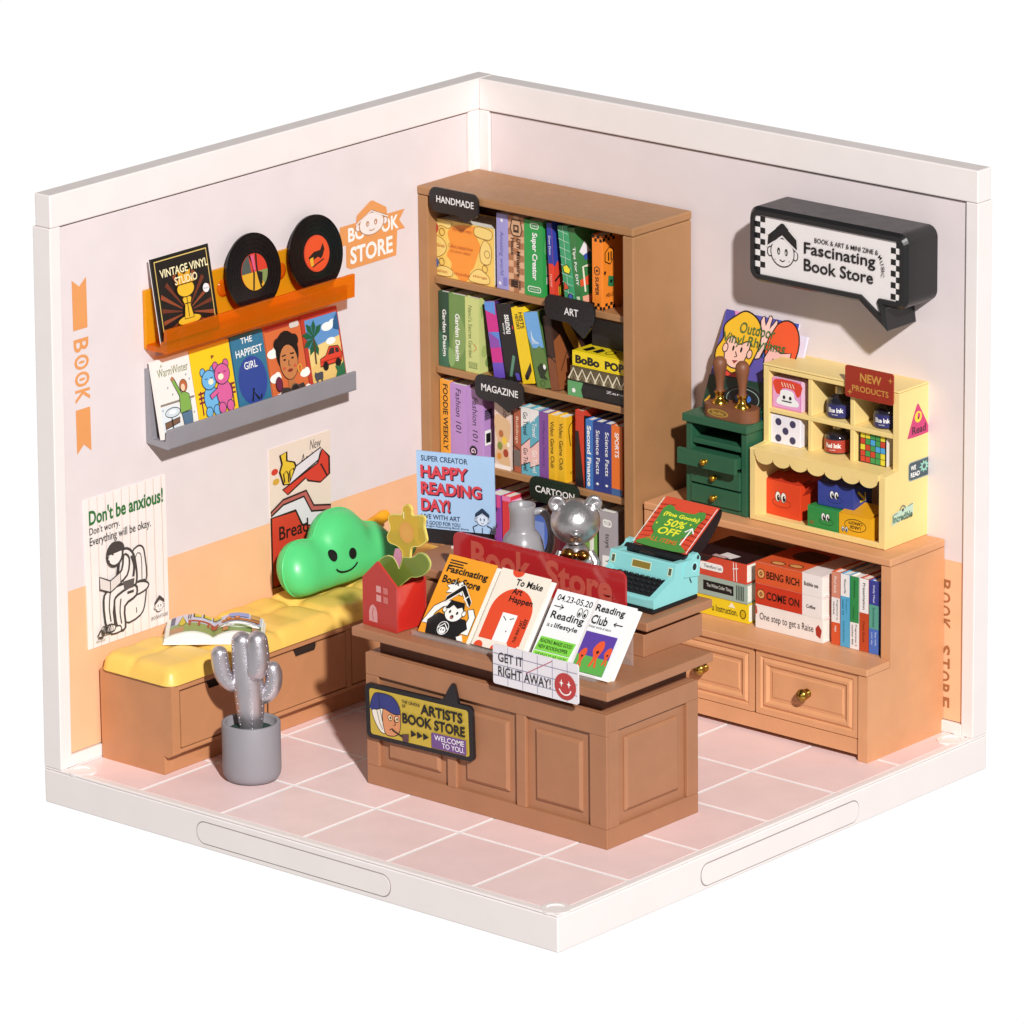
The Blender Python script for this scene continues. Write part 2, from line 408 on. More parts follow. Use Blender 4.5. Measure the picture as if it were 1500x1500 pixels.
def knob(parent, o, n, m=None, r=0.145):
    n = Vector(n); ax = Matrix.Translation(Vector(o)) @ n.to_track_quat('Z', 'Y').to_matrix().to_4x4()
    k = MB(); k.lathe(0, 0, [(r*.75, 0), (r*.75, .25*r), (r*.42, .4*r), (r*.42, .85*r), (r*.95, 1.1*r), (r, 1.5*r), (r*.85, 1.85*r), (r*.5, 1.95*r), (r*.45, 2.1*r), (0, 2.15*r)], m or BRASS, 24, True, ax)
    return obj('knob', k, parent)

# ---- bookcase ----
bc = thing('bookcase', 'tall brown open bookcase full of books in the corner', 'bookcase', (3.69, -1.55, -0.03))
SH = [2.30, 4.47, 6.64, 8.80]
for x0, x1 in ((0.453, 0.76), (6.62, 6.93)):
    m = MB(); m.box(x0, x1, -2.65, -0.56, -0.03, 10.755, WB); obj('side_panel', m, bc, 0.03)
m = MB(); m.box(0.445, 6.94, -2.665, -0.55, 10.77, 10.97, WB); obj('top_panel', m, bc, 0.035)
m = MB(); m.box(0.76, 6.62, -0.72, -0.58, 0.0, 10.76, WB); obj('back_panel', m, bc)
for z in SH + [0.25]:
    m = MB(); m.box(0.762, 6.618, -2.44, -0.722, z-0.16, z, WB); obj('shelf', m, bc, 0.02)
m = MB(); m.box(0.762, 6.618, -2.5, -2.3, -0.03, 0.088, WB); obj('plinth', m, bc)

# ---- bench ----
be = thing('storage_bench', 'long low brown storage bench with a tufted yellow seat pad along the wall', 'bench', (1.6, -8.2, -0.03))
m = MB(); m.box(0.56, 2.62, -13.395, -2.75, 0.46, 2.07, WC); m.prism([(x, -13.65, z) for x, z in [(0.55,-0.03),(2.47,-0.03),(2.47,0.42),(2.60,0.40),(2.74,0.475),(2.74,2.085),(0.55,2.085)]], (0, 0.25, 0), WC); m.box(0.55, 2.74, -13.398, -2.75, 1.935, 2.085, WC); m.box(0.55, 2.74, -13.398, -2.75, 0.475, 0.57, WC)
obj('carcass', m, be, 0.02)
m = MB(); m.box(0.55, 2.46, -13.395, -2.75, -0.03, 0.458, WC); obj('plinth', m, be, 0.02)
for k, (y0, y1) in enumerate(((-13.36, -10.58), (-10.50, -7.92), (-7.70, -5.2))):
    d = MB(); yc = -12.1 if k == 0 else -9.25 if k == 1 else -6.4
    z0, z1 = 0.60, 1.905
    a, c = yc - 0.41, yc + 0.41
    pts = [(y0, z0), (y1, z0), (y1, z1), (c+0.0, z1), (c-0.08, 1.735), (a+0.08, 1.735), (a, z1), (y0, z1)]
    d.prism([(2.70, y, z) for y, z in pts], (0.035, 0, 0), WC)
    d.box(2.625, 2.66, a, c, 1.7, 1.93, DARK)
    obj('drawer', d, be, 0.012)
# stile between drawers
m = MB(); m.box(2.62, 2.738, -7.90, -7.72, 0.571, 1.934, WC); obj('stile', m, be, 0.01)
def cushion(parent):
    YC = P('#ecc15f', 0.42, var=0.04, sss=0.15)
    x0, x1, y0, y1 = 0.56, 2.80, -13.72, -2.8
    nx, ny = 34, 150
    mb = MB(); vs = []; fs = []
    for j in range(ny + 1):
        for i in range(nx + 1):
            u, v = i/nx, j/ny
            x = x0 + (x1-x0)*u; y = y0 + (y1-y0)*v
            ed = min(u*(x1-x0), (1-u)*(x1-x0)); e2 = min(v*(y1-y0), (1-v)*(y1-y0))
            r = 0.28
            def prof(d): return math.sqrt(max(0, 1 - (1 - min(d, r)/r)**2))
            h = 0.36 * prof(ed)*prof(e2)
            # tufting: two rows of dimples joined by soft creases across the seat
            q = ((y - y0) % 1.82)/1.82; q = min(q, 1-q)
            s_ = 0.105*math.exp(-(q*1.82/0.10)**2) * (0.35 + 0.65*abs(math.sin(math.pi*u*1.0)))
            mid = 0.075*math.exp(-((u-0.42)*(x1-x0)/0.10)**2)
            dm = 0.055*math.exp(-((q*1.82)**2 + ((u-0.42)*(x1-x0))**2)/0.05)
            bul = 0.03*math.sin(math.pi*min(1, q*2.0))
            h2 = h*(1.0) + (bul - s_ - mid*0.7 - dm)*min(1, h/0.3)
            # rounded plan corners
            xx, yy = x, y
            if ed < r and e2 < r:
                cx = x0 + r if u < 0.5 else x1 - r; cy = y0 + r if v < 0.5 else y1 - r
                dx, dy = x-cx, y-cy; mx = max(abs(dx), abs(dy)); L = math.hypot(dx, dy)
                if L > 0: xx, yy = cx + dx*mx/L, cy + dy*mx/L
                h2 = 0.36*prof(r - mx)
            vs.append((xx, yy, 2.10 + h2)); 
    for j in range(ny):
        for i in range(nx):
            a = j*(nx+1) + i; fs.append((a, a+1, a+nx+2, a+nx+1))
    mb.add(vs, fs, YC, True)
    # skirt of the pad
    ring = [vs[i] for i in range(nx+1)] + [vs[j*(nx+1)+nx] for j in range(1, ny+1)] + [vs[ny*(nx+1)+i] for i in range(nx-1, -1, -1)] + [vs[j*(nx+1)] for j in range(ny-1, 0, -1)]
    low = [(p[0], p[1], 2.09) for p in ring]; n = len(ring)
    mb.add(ring + low, [(i, n+i, n+(i+1) % n, (i+1) % n) for i in range(n)], YC, True)
    obj('seat_pad', mb, parent)
cushion(be)

# ---- counter ----
ct = thing('shop_counter', 'brown panelled shop counter standing in the middle of the tiled floor', 'counter', (9.78, -9.65, -0.03))
cb = MB()
X0, X1, Y0, Y1, ZT = 6.32, 13.22, -11.2, -8.1, 3.02
cb.box(X0, X1-0.10, Y0+0.10, Y1, -0.02, ZT, WD)
def railed(mb, o, u, v, W, H, openings, m, dep=0.10):
    """a face frame with rectangular openings; a raised field sits in each"""
    o, u, v = Vector(o), Vector(u), Vector(v); n = u.cross(v)
    def bx(a0, a1, c0, c1, h0, h1):
        p = [o+u*a+v*c+n*h for h in (h0, h1) for a, c in ((a0,c0),(a1,c0),(a1,c1),(a0,c1))]
        mb.hexa(p, m)
    ys_ = sorted({q for op in openings for q in op[2:4]})
    lo_, hi_ = ys_[0], ys_[-1]
    bx(0, W, 0, lo_, -dep, 0); bx(0, W, hi_, H, -dep, 0)
    a = 0
    for op in openings:
        bx(a, op[0], lo_, hi_, -dep, 0); a = op[1]
    bx(a, W, lo_, hi_, -dep, 0)
    for a0, a1, c0, c1 in openings:
        q = 0.24
        panel_frame(mb, o + u*(a0+q) + v*(c0+q) - n*dep, u, v, a1-a0-2*q, c1-c0-2*q, m, [(0, 0.0), (0.0, 0.035), (0.07, 0.085)])
Hb = ZT + 0.03
railed(cb, (X0, Y0, -0.03), (1, 0, 0), (0, 0, 1), X1-X0, Hb, [(0.36, 2.36, 0.45, 2.55), (2.62, 4.35, 0.45, 2.55), (4.62, 6.42, 0.45, 2.55)], WD)
obj('body', cb, ct, 0.018)
ce = MB(); railed(ce, (X1, Y0+0.101, -0.03), (0, 1, 0), (0, 0, 1), Y1-Y0-0.101, Hb, [(0.32, 2.62, 0.45, 2.62)], WD); obj('end_panel', ce, ct, 0.018)
m = MB(); m.box(X0+0.25, X1-0.25, Y0+0.22, Y1-0.1, ZT, 3.43, P('#6b4330', 0.7)); obj('neck', m, ct)  # darker brown puts the recess shade into the colour
m = MB(); m.box(6.13, 13.45, -11.43, -7.86, 3.42, 3.63, WD); obj('top_slab', m, ct, 0.03)
m = MB(); m.box(6.25, 12.53, -9.1, -7.1, 3.63, 4.14, WD); obj('riser', m, ct, 0.02)
m = MB(); m.box(6.4, 12.38, -8.98, -7.2, 4.14, 4.26, P('#6b4330', 0.7)); obj('neck', m, ct)  # recess shade under the upper slab, painted in as darker brown
m = MB(); m.box(5.5, 12.7, -9.2, -6.95, 4.26, 4.46, WD); obj('upper_slab', m, ct, 0.03)

# ---- low cabinet ----
lc = thing('low_cabinet', 'low brown cabinet with drawers, a step for books and a raised back top', 'cabinet', (10.5, -1.9, -0.03))
prof = [(-3.26, -0.03), (-0.47, -0.03), (-0.47, 4.34), (-2.44, 4.34), (-2.44, 2.14), (-3.26, 2.0)]
prof = [(-3.26, -0.03), (-0.47, -0.03), (-0.47, 4.34), (-2.44, 4.34), (-2.44, 2.0), (-3.26, 2.0)]
for xa, xb in ((13.86, 14.12), (7.05, 7.3)):
    m = MB(); m.prism([(xa, y, z) for y, z in prof], (xb-xa, 0, 0), WE); obj('side_panel', m, lc, 0.02)
m = MB(); m.box(7.05, 14.14, -2.47, -0.47, 4.35, 4.53, WE); obj('top_panel', m, lc, 0.03)
m = MB(); m.box(7.302, 13.858, -2.4585, -0.6, 2.0, 2.16, WE); m.box(7.04, 14.13, -3.3, -2.46, 2.005, 2.165, WE); obj('ledge', m, lc, 0.02)
m = MB(); m.box(7.31, 13.85, -0.6, -0.5, 0.0, 4.34, WE); obj('back_panel', m, lc)
m = MB(); m.box(7.31, 13.855, -3.2, -2.9, 0.09, 0.46, WE); obj('plinth', m, lc, 0.012)
m = MB(); m.box(7.31, 13.85, -3.0, -0.61, 0.48, 1.98, DARK); obj('carcass', m, lc)
for xa, xb in ((10.93, 13.82), (8.0, 10.86), (7.33, 7.93)):
    d = MB(); panel_frame(d, (xa, -3.02, 0.485), (1, 0, 0), (0, 0, 1), xb-xa, 1.5, WE, [(0, 0), (0, 0.2), (0.13, 0.2), (0.17, 0.16), (0.24, 0.215), (0.30, 0.215), (0.36, 0.15), (0.42, 0.15), (0.46, 0.17)])
    dr = obj('drawer', d, lc, 0.01)
    if xb - xa > 1: knob(dr, ((xa+xb)/2, -3.19, 1.235), (0, -1, 0))
# ================= BOOK BUILDER =================
def slab(mb, o, u, v, W, H, th, m):
    o, u, v = Vector(o), Vector(u), Vector(v); n = u.cross(v)
    p = [o - n*th + u*a + v*c for a, c in ((0,0),(W,0),(W,H),(0,H))] + [o + u*a + v*c for a, c in ((0,0),(W,0),(W,H),(0,H))]
    mb.hexa(p, m); return mb
PAGE = P('#f1ece2', 0.75, var=0.05, bump=0.25, bscale=30)
def mat_of(c, rough=0.42): return P(c, rough, var=0.03) if isinstance(c, str) else c
def book(label, o, u, v, W, H, th, c, front=None, spine=None, group=None, name='book', cat='book', back=None, board=0.03, pages=True, spinec=None):
    """o: lower left corner of the front cover, u along its width away from the spine, v up its height"""
    o, u, v = Vector(o), Vector(u).normalized(), Vector(v).normalized(); n = u.cross(v)
    bot = min([o, o - n*th, o + u*W, o + u*W - n*th, o + v*H], key=lambda p: p.z)
    mid = o + u*W/2 - n*th/2 + v*H/2
    t = thing(name, label, cat, (mid.x, mid.y, bot.z), group=group)
    m = mat_of(c); mb = MB(); bd = min(board, th*0.3)
    slab(mb, o, u, v, W, H, bd, m)
    slab(mb, o - n*(th-bd), u, v, W, H, bd, mat_of(back) if back else m)
    slab(mb, o - n*bd, u, v, bd, H, th - 2*bd, mat_of(spinec) if spinec else m)
    f = Fr(mb, o, u*W, v*W); f.A = H/W
    if front: front(f)
    if spine:                       # long frame: x runs down the spine, y from back cover to front cover
        s = Fr(mb, o - n*th + v*H, -v, n); s.W = H; s.H = th
        if spinec is None: pass
        spine(s)
    obj('cover', mb, t, 0.012, 2)
    if pages and th > 0.07:
        pb = MB(); slab(pb, o - n*(bd+0.002) + u*(bd+0.002) + v*0.02, u, v, W - bd - 0.04, H - 0.045, th - 2*bd - 0.004, PAGE)
        obj('page_block', pb, t)
    return t
GB = '#141416'
def word(t, x0, y0, x1, y1, c=WHITE, b=0.02, sh=0.0):
    return lambda f: f.text(t, x0, y0, x1, y1, c, b, sh)

# ================= LEFT WALL: two shelves =================
AMB = acrylic('#ffba58', '#ec8410', .38)
AMBY = acrylic('#ffe07c', '#f6b21e', .5)
ash = thing('record_shelf', 'clear orange acrylic ledge on the left wall holding records', 'shelf', (0.8, -8.75, 9.04))
m = MB(); m.box(0.455, 0.545, -11.86, -5.66, 9.05, 10.40, AMBY)
obj('back_plate', m, ash, 0.02)
m = MB()
m.prism([(0.545, -11.86, 9.05), (1.17, -11.86, 9.05), (1.19, -11.86, 9.60), (1.10, -11.86, 9.60), (1.08, -11.86, 9.33), (0.99, -11.86, 9.30), (0.97, -11.86, 9.17), (0.545, -11.86, 9.17)], (0, 6.2, 0), AMB)
obj('trough', m, ash, 0.015)
for y in (-9.35, -7.5):
    m = MB(); m.lathe(0, 0, [(0.2, 0), (0.2, 0.03), (0.12, 0.04), (0, 0.04)], AMB, 24, True, Matrix.Translation((0.548, y, 9.95)) @ Matrix.Rotation(math.pi/2, 4, 'Y'))
    obj('screw_boss', m, ash)
GR = P('#8d8a90', 0.45)
gsh = thing('display_ledge', 'grey plastic ledge on the left wall below the orange one, holding picture books', 'shelf', (0.8, -8.75, 6.85))
m = MB()
m.prism([(0.455, -11.86, 6.88), (1.13, -11.86, 6.83), (1.17, -11.86, 6.86), (1.17, -11.86, 7.29), (1.09, -11.86, 7.29), (1.04, -11.86, 7.0), (0.62, -11.86, 7.0), (0.56, -11.86, 8.60), (0.455, -11.86, 8.60)], (0, 6.2, 0), GR)
obj('ledge_body', m, gsh, 0.02)

def lean_wall(label, y0, y1, xb, zb, xt, zt, th, c, draw, **k):
    o = Vector((xb, y0, zb)); v = Vector((xt - xb, 0, zt - zb)); H = v.length
    return book(label, o, (0, 1, 0), v, y1 - y0, H, th, c, draw, **k)
# --- record sleeve
def d_sleeve(f):
    A = f.A
    f.rect(0.045, 0.04, 0.955, A-0.04, '#d8ba6a'); f.rect(0.058, 0.053, 0.942, A-0.053, '#1b1512')
    for k in range(18):
        a = math.radians(k*20+5); b = a + math.radians(7)
        def ray(q):
            dx, dy = math.cos(q), math.sin(q); t = min((0.43/abs(dx)) if abs(dx) > 1e-6 else 9, ((A-0.42)/abs(dy)) if dy > 0.01 else (0.24/abs(dy) if dy < -0.01 else 9), 0.5)
            return (0.5+dx*t, 0.32+dy*t)
        f.poly([(0.5+.1*math.cos(a), 0.32+.1*math.sin(a)), ray(a), ray(b), (0.5+.1*math.cos(b), 0.32+.1*math.sin(b))], '#8c4326' if k % 2 else '#6a2f1c')
    G = '#e3b42c'; L = '#3a2408'
    f.out([(0.36,0.09),(0.64,0.09),(0.66,0.21),(0.34,0.21)], '#575250', L, 0.012)
    f.out(circ(0.5, 0.22, 0.2, 0.06), G, L, 0.012)
    f.out([(0.42,0.24),(0.58,0.24),(0.55,0.40),(0.58,0.48),(0.5,0.55),(0.42,0.48),(0.45,0.40)], G, L, 0.012)
    f.line([(0.5,0.26),(0.5,0.5)], 0.012, L); f.line([(0.45,0.42),(0.55,0.42)], 0.012, L)
    f.out(circ(0.5, 0.60, 0.15, 0.1), G, L, 0.012)
    f.out([(0.33,0.66),(0.67,0.66),(0.6,0.74),(0.62,0.83),(0.5,0.78),(0.40,0.84),(0.4,0.74)], '#d99c25', L, 0.012)
    f.text('VINTAGE VINYL', 0.1, 0.80, 0.93, 0.90, '#f0e2b4', 0.02)
    f.text('STUDIO', 0.33, 0.67, 0.72, 0.765, '#f0e2b4', 0.02)
    f.ell(0.84, 0.54, 0.055, 0.055, '#e9e4e6'); f.text('Record', 0.80, 0.53, 0.88, 0.55, GB)
lean_wall('black VINTAGE VINYL STUDIO record sleeve with a gold trophy, on the orange ledge', -11.80, -9.95, 0.99, 9.20, 0.68, 11.12, 0.07, '#17120f', d_sleeve, name='record_sleeve', cat='record sleeve', back='#eae6e4')
b_ = MB()
VIN = P('#121113', 0.16, var=0.0, spec=0.6)
def disc(label, y, zc, xb, xt, draw, r=0.885):
    c = Vector(((xb+xt)/2, y, zc)); v = Vector((xt - xb, 0, 1.75)).normalized(); u = Vector((0, 1, 0)); n = u.cross(v)
    t = thing('vinyl_record', label, 'record', (c.x, c.y, zc - 0.78), group='records on the orange ledge')
    cut = -0.76
    pts = [(a, max(b, cut)) for a, b in circ(0, 0, r, r, 64)]
    mb = MB(); mb.prism([c + u*a + v*b for a, b in pts], -n*0.05, VIN)
    f = Fr(mb, c, u, v, lift=0.003)
    for k in range(9):
        q = 0.44 + k*0.05
        f.line([(a, max(b, cut+0.02)) for a, b in circ(0, 0, q, q, 64)], 0.012, P('#1e1d20' if k % 2 else '#0c0c0d', 0.22, var=0), closed=True)
    obj('disc', mb, t, 0.006)
    lb = MB(); lb.prism([c + n*0.015 + u*a + v*b for a, b in circ(0, 0, 0.42, 0.42, 40)], -n*0.012, K('#c9452b'))
    f2 = Fr(lb, c + n*0.015, u, v); draw(f2)
    obj('label', lb, t)
    return t
def d_r1(f):
    f.poly(circ(0,0,.42,.42,16,0,180), '#cf3a26'); f.poly(circ(0,0,.42,.42,10,110,180)+[(-.1,0)], '#4f5550'); f.poly(circ(0,0,.42,.42,16,180,360), '#d9a22c'); f.poly(circ(0,0,.42,.42,10,310,360)+[(.1,0)], '#7d8b52')
    f.line([(-.12,.4),(-.02,.1),(-.1,-.4)], .05, GB, 3); f.line([(.1,.4),(.08,.0),(.16,-.38)], .05, GB, 3); f.poly([(-.08,.38),(.02,.40),(.04,.05),(-.02,.0)], '#d8577c'); f.poly([(.1,0),(.24,-.05),(.2,-.3),(.12,-.3)], '#1a1616')
def d_r2(f):
    f.ell(0,0,.4,.4,'#dd4f26',30); f.poly([(-.3,-.05),(-.1,.05),(.12,.06),(.22,.2),(.26,.06),(.18,-.08),(.1,-.14),(.02,-.08),(-.12,-.12),(-.2,-.24)], '#241512'); f.poly([(-.26,-.08),(-.14,-.06),(-.16,-.26),(-.24,-.26)], '#e0a92f'); f.line([(-.2,-.28),(.2,-.16)], .03, '#2a1512')
disc('black vinyl record with a four coloured label, next to the record sleeve', -8.60, 10.20, 0.93, 0.68, d_r1)
disc('black vinyl record with an orange red label, nearest the BOOK STORE lettering', -6.52, 10.20, 0.93, 0.68, d_r2)
# --- picture books on the grey ledge
def d_b1(f):
    A = f.A
    f.text('A', 0.2, A-0.16, 0.26, A-0.1, '#6d7a4a'); f.text('WarmWinter', 0.1, A-0.34, 0.93, A-0.18, '#6d7a3c', 0.0)
    f.rect(0.06, 0.62, 0.98, 0.66, '#8a8178'); f.rect(0.05, 0.10, 0.52, 0.60, '#dde2e6')
    f.out(circ(0.35, 0.46, 0.2, 0.09), '#cfd8dd', GB, 0.015); f.ell(0.35,0.47,0.1,0.04,'#f4f2f0')
    f.out([(0.1,0.18),(0.5,0.24),(0.52,0.34),(0.1,0.30)], '#7a5a48', GB, 0.012); f.line([(0.3,0.36),(0.3,0.12)], 0.03, GB); f.ell(0.3,0.1,0.11,0.03,GB)
    f.out([(0.55,0.40),(0.86,0.42),(0.84,0.72),(0.7,0.80),(0.58,0.72)], '#7fa84e', GB, 0.014)
    f.line([(0.62,0.74),(0.46,1.08)], 0.09, GB); f.line([(0.62,0.74),(0.46,1.06)], 0.065, '#7fa84e'); f.ell(0.455,1.08,0.045,0.045,'#b07a5a')
    f.out(circ(0.72,0.90,0.1,0.12), '#b9653a', GB, 0.012); f.ell(0.70,0.87,0.055,0.07,'#e9c7a8')
    f.out([(0.6,0.14),(0.83,0.16),(0.85,0.40),(0.57,0.40)], '#57728c', GB, 0.012); f.rect(0.6,0.08,0.68,0.14,'#3b2a22'); f.rect(0.75,0.09,0.83,0.15,'#3b2a22')
    for a, b in ((.3,.95),(.9,1.0),(.85,.6),(.9,.36),(.4,.8),(.08,.55),(.82,1.1)): f.ell(a,b,.018,.018,'#9aa9b8',8)
def bear_fig(f, x, y, s, c, flip=1):
    L = '#26324a'
    for dx in (-.13,.13): f.out(circ(x+dx*s, y+.60*s, .07*s, .08*s, 12), c, L, .016)
    f.out(circ(x, y+.10*s, .19*s, .24*s), c, L, .016); f.out(circ(x-.1*s, y-.14*s, .09*s, .1*s, 12), c, L, .016); f.out(circ(x+.1*s, y-.14*s, .09*s, .1*s, 12), c, L, .016)
    f.out(circ(x, y+.44*s, .19*s, .18*s), c, L, .016)
    f.ell(x+.04*s*flip, y+.40*s, .07*s, .055*s, '#f2e6c8', 12)
    for dx in (-.07,.07): f.line([(x+dx*s-.03, y+.48*s), (x+dx*s, y+.465*s), (x+dx*s+.03, y+.48*s)], .014, L)
    f.line([(x+.16*s*flip, y+.18*s), (x+.36*s*flip, y+.1*s)], .1*s, L); f.line([(x+.16*s*flip, y+.18*s), (x+.35*s*flip, y+.1*s)], .075*s, c)
def d_b2(f):
    for y in (0.42, 0.50, 0.58): f.line([(0.06,y),(0.98,y+.02)], 0.035, '#7a2436')
    for x in (0.12,0.9): f.line([(x,0.2),(x,0.62)], 0.03, '#7a2436')
    bear_fig(f, 0.36, 0.36, 0.95, '#6fb0dd', 1); bear_fig(f, 0.68, 0.38, 1.0, '#d45f96', -1)
    f.poly([(.48,1.2),(.55,1.17),(.48,1.13)], '#7a4a2a')
def d_b3(f):
    A = f.A; f.ell(0.5, 0.66, 0.44, 0.52, '#2f4590', 40)
    f.text('THE', 0.3, A-.2, 0.66, A-.07, WHITE, .01); f.text('HAPPIEST', 0.1, A-.47, .92, A-.31, WHITE, .01); f.text('GIRL', .3, A-.76, .7, A-.6, WHITE, .01)
    f.line([(.4,.22),(.47,.42),(.55,.3),(.62,.22)], .05, GB); f.ell(.48,.46,.03,.035,GB); f.line([(.66,.22),(.7,.32)], .04, GB)
    f.text('a picture story', .3, .06, .7, .09, '#bcd3dd')
def d_b4(f):
    A = f.A
    for x, y, s in ((.14,.95,.16),(.12,.48,.16),(.93,.42,.14),(.9,.1,.14),(.16,.1,.14)):
        f.poly(circ(x, y, s, s*.55), '#f3efe8'); f.poly(circ(x+s*.4, y+s*.3, s*.5, s*.4), '#f3efe8')
    f.rect(0, A-.1, 1, A, '#a83222'); f.poly(rrect(.68, A-.16, .95, A-.05, .05), '#cfc7bf')
    f.out(circ(.52,.92,.31,.4), '#1d1413', '#1d1413', .01); f.out(circ(.3,1.1,.12,.12),'#1d1413','#1d1413',.01); f.out(circ(.74,1.1,.12,.12),'#1d1413','#1d1413',.01)
    f.poly([(.42,.2),(.62,.2),(.6,.55),(.44,.55)], '#b26d40')
    f.out(circ(.52,.72,.25,.34), '#c07a49', GB, .014)
    f.poly([(.27,.8),(.35,1.02),(.52,1.08),(.69,1.02),(.77,.8),(.8,1.1),(.52,1.28),(.24,1.1)], '#1d1413')
    for sx_ in (-1,1): f.ell(.52+sx_*.11,.78,.035,.02,GB); f.line([(.52+sx_*.17,.86),(.52+sx_*.06,.87)], .025, GB); f.ell(.52+sx_*.15,.62,.04,.03,'#c8543c')
    f.line([(.52,.76),(.5,.66),(.54,.65)], .016, GB); f.ell(.52,.56,.07,.03,'#7d2a22')
    f.line(circ(.78,.54,.05,.08), .02, '#e0b040', closed=True)
    f.poly([(.05,.0),(.95,.0),(.82,.26),(.62,.24),(.52,.16),(.42,.24),(.24,.28)], '#3d3531'); f.out(circ(.58,.16,.12,.12), '#2d2320', '#5b4f48', .02); f.out(circ(.16,.36,.09,.14), '#6d2440', GB, .012); f.out([(.2,.02),(.36,.02),(.36,.14),(.2,.14)], '#f1ece6', GB, .01)
def d_b5(f):
    A = f.A; f.rect(.08,.12,.95,A-.1,'#e3bd72'); f.rect(.08,.72,.95,A-.1,'#5f8fc4')
    f.poly([(.08,.45),(.95,.72),(.95,.9),(.08,.8)], '#e7c880')
    for x, y, s in ((.66,1.12,.16),(.7,.84,.13),(.82,1.18,.1)): f.poly(circ(x,y,s,s*.5), WHITE)
    for a in range(7):
        q = math.radians(40+a*40); f.poly([(.26,.98),(.26+.2*math.cos(q+.3),.98+.24*math.sin(q+.3)),(.26+.32*math.cos(q),.98+.34*math.sin(q)),(.26+.2*math.cos(q-.3),.98+.24*math.sin(q-.3))], '#1f5a3c')
    f.line([(.22,.5),(.25,.98)], .04, '#5a3a24')
    f.out([(.32,.42),(.9,.42),(.94,.56),(.86,.72),(.62,.75),(.5,.60),(.34,.56)], '#d8412e', GB, .016)
    f.poly([(.56,.60),(.64,.71),(.74,.71),(.74,.60)], '#3a2a2a'); f.poly([(.77,.60),(.77,.70),(.85,.68),(.87,.60)], '#3a2a2a'); f.line([(.36,.5),(.9,.5)], .012, '#7d1d16')
    for x in (.46,.8): f.ell(x,.41,.075,.085,'#1a1516')
    f.poly([(.14,.2),(.34,.2),(.36,.32),(.3,.34),(.2,.33),(.15,.36),(.12,.3)], '#4a4a52'); f.rect(.16,.14,.2,.2,'#4a4a52'); f.rect(.28,.14,.32,.2,'#4a4a52')
    f.poly([(.95,.12),(.66,.14),(.74,.26),(.7,.36),(.84,.34),(.95,.42)], '#2f6a45'); f.poly([(.95,A-.1),(.95,1.0),(.8,1.06),(.82,1.2)], '#2b5a86')
    f.text('Holiday', .12,.03,.5,.07,'#f0c8b0')
G5 = 'picture books on the grey ledge'
for lab, y0, y1, c_, d_ in (('white WarmWinter book with a waving figure in green', -11.84, -10.66, '#ece5df', d_b1), ('yellow book showing a blue bear hugging a pink bear', -10.63, -9.34, '#efc31c', d_b2),
        ('blue THE HAPPIEST GIRL book with a dark blue circle', -9.30, -8.24, '#33708f', d_b3), ("orange book with a dark haired woman's portrait", -8.18, -6.99, '#d0693a', d_b4), ('red framed book with a red car under a palm tree', -6.95, -5.72, '#b73a2a', d_b5)):
    lean_wall(lab, y0, y1, 0.97, 7.03, 0.66, 8.78, 0.10, c_, d_, group=G5)

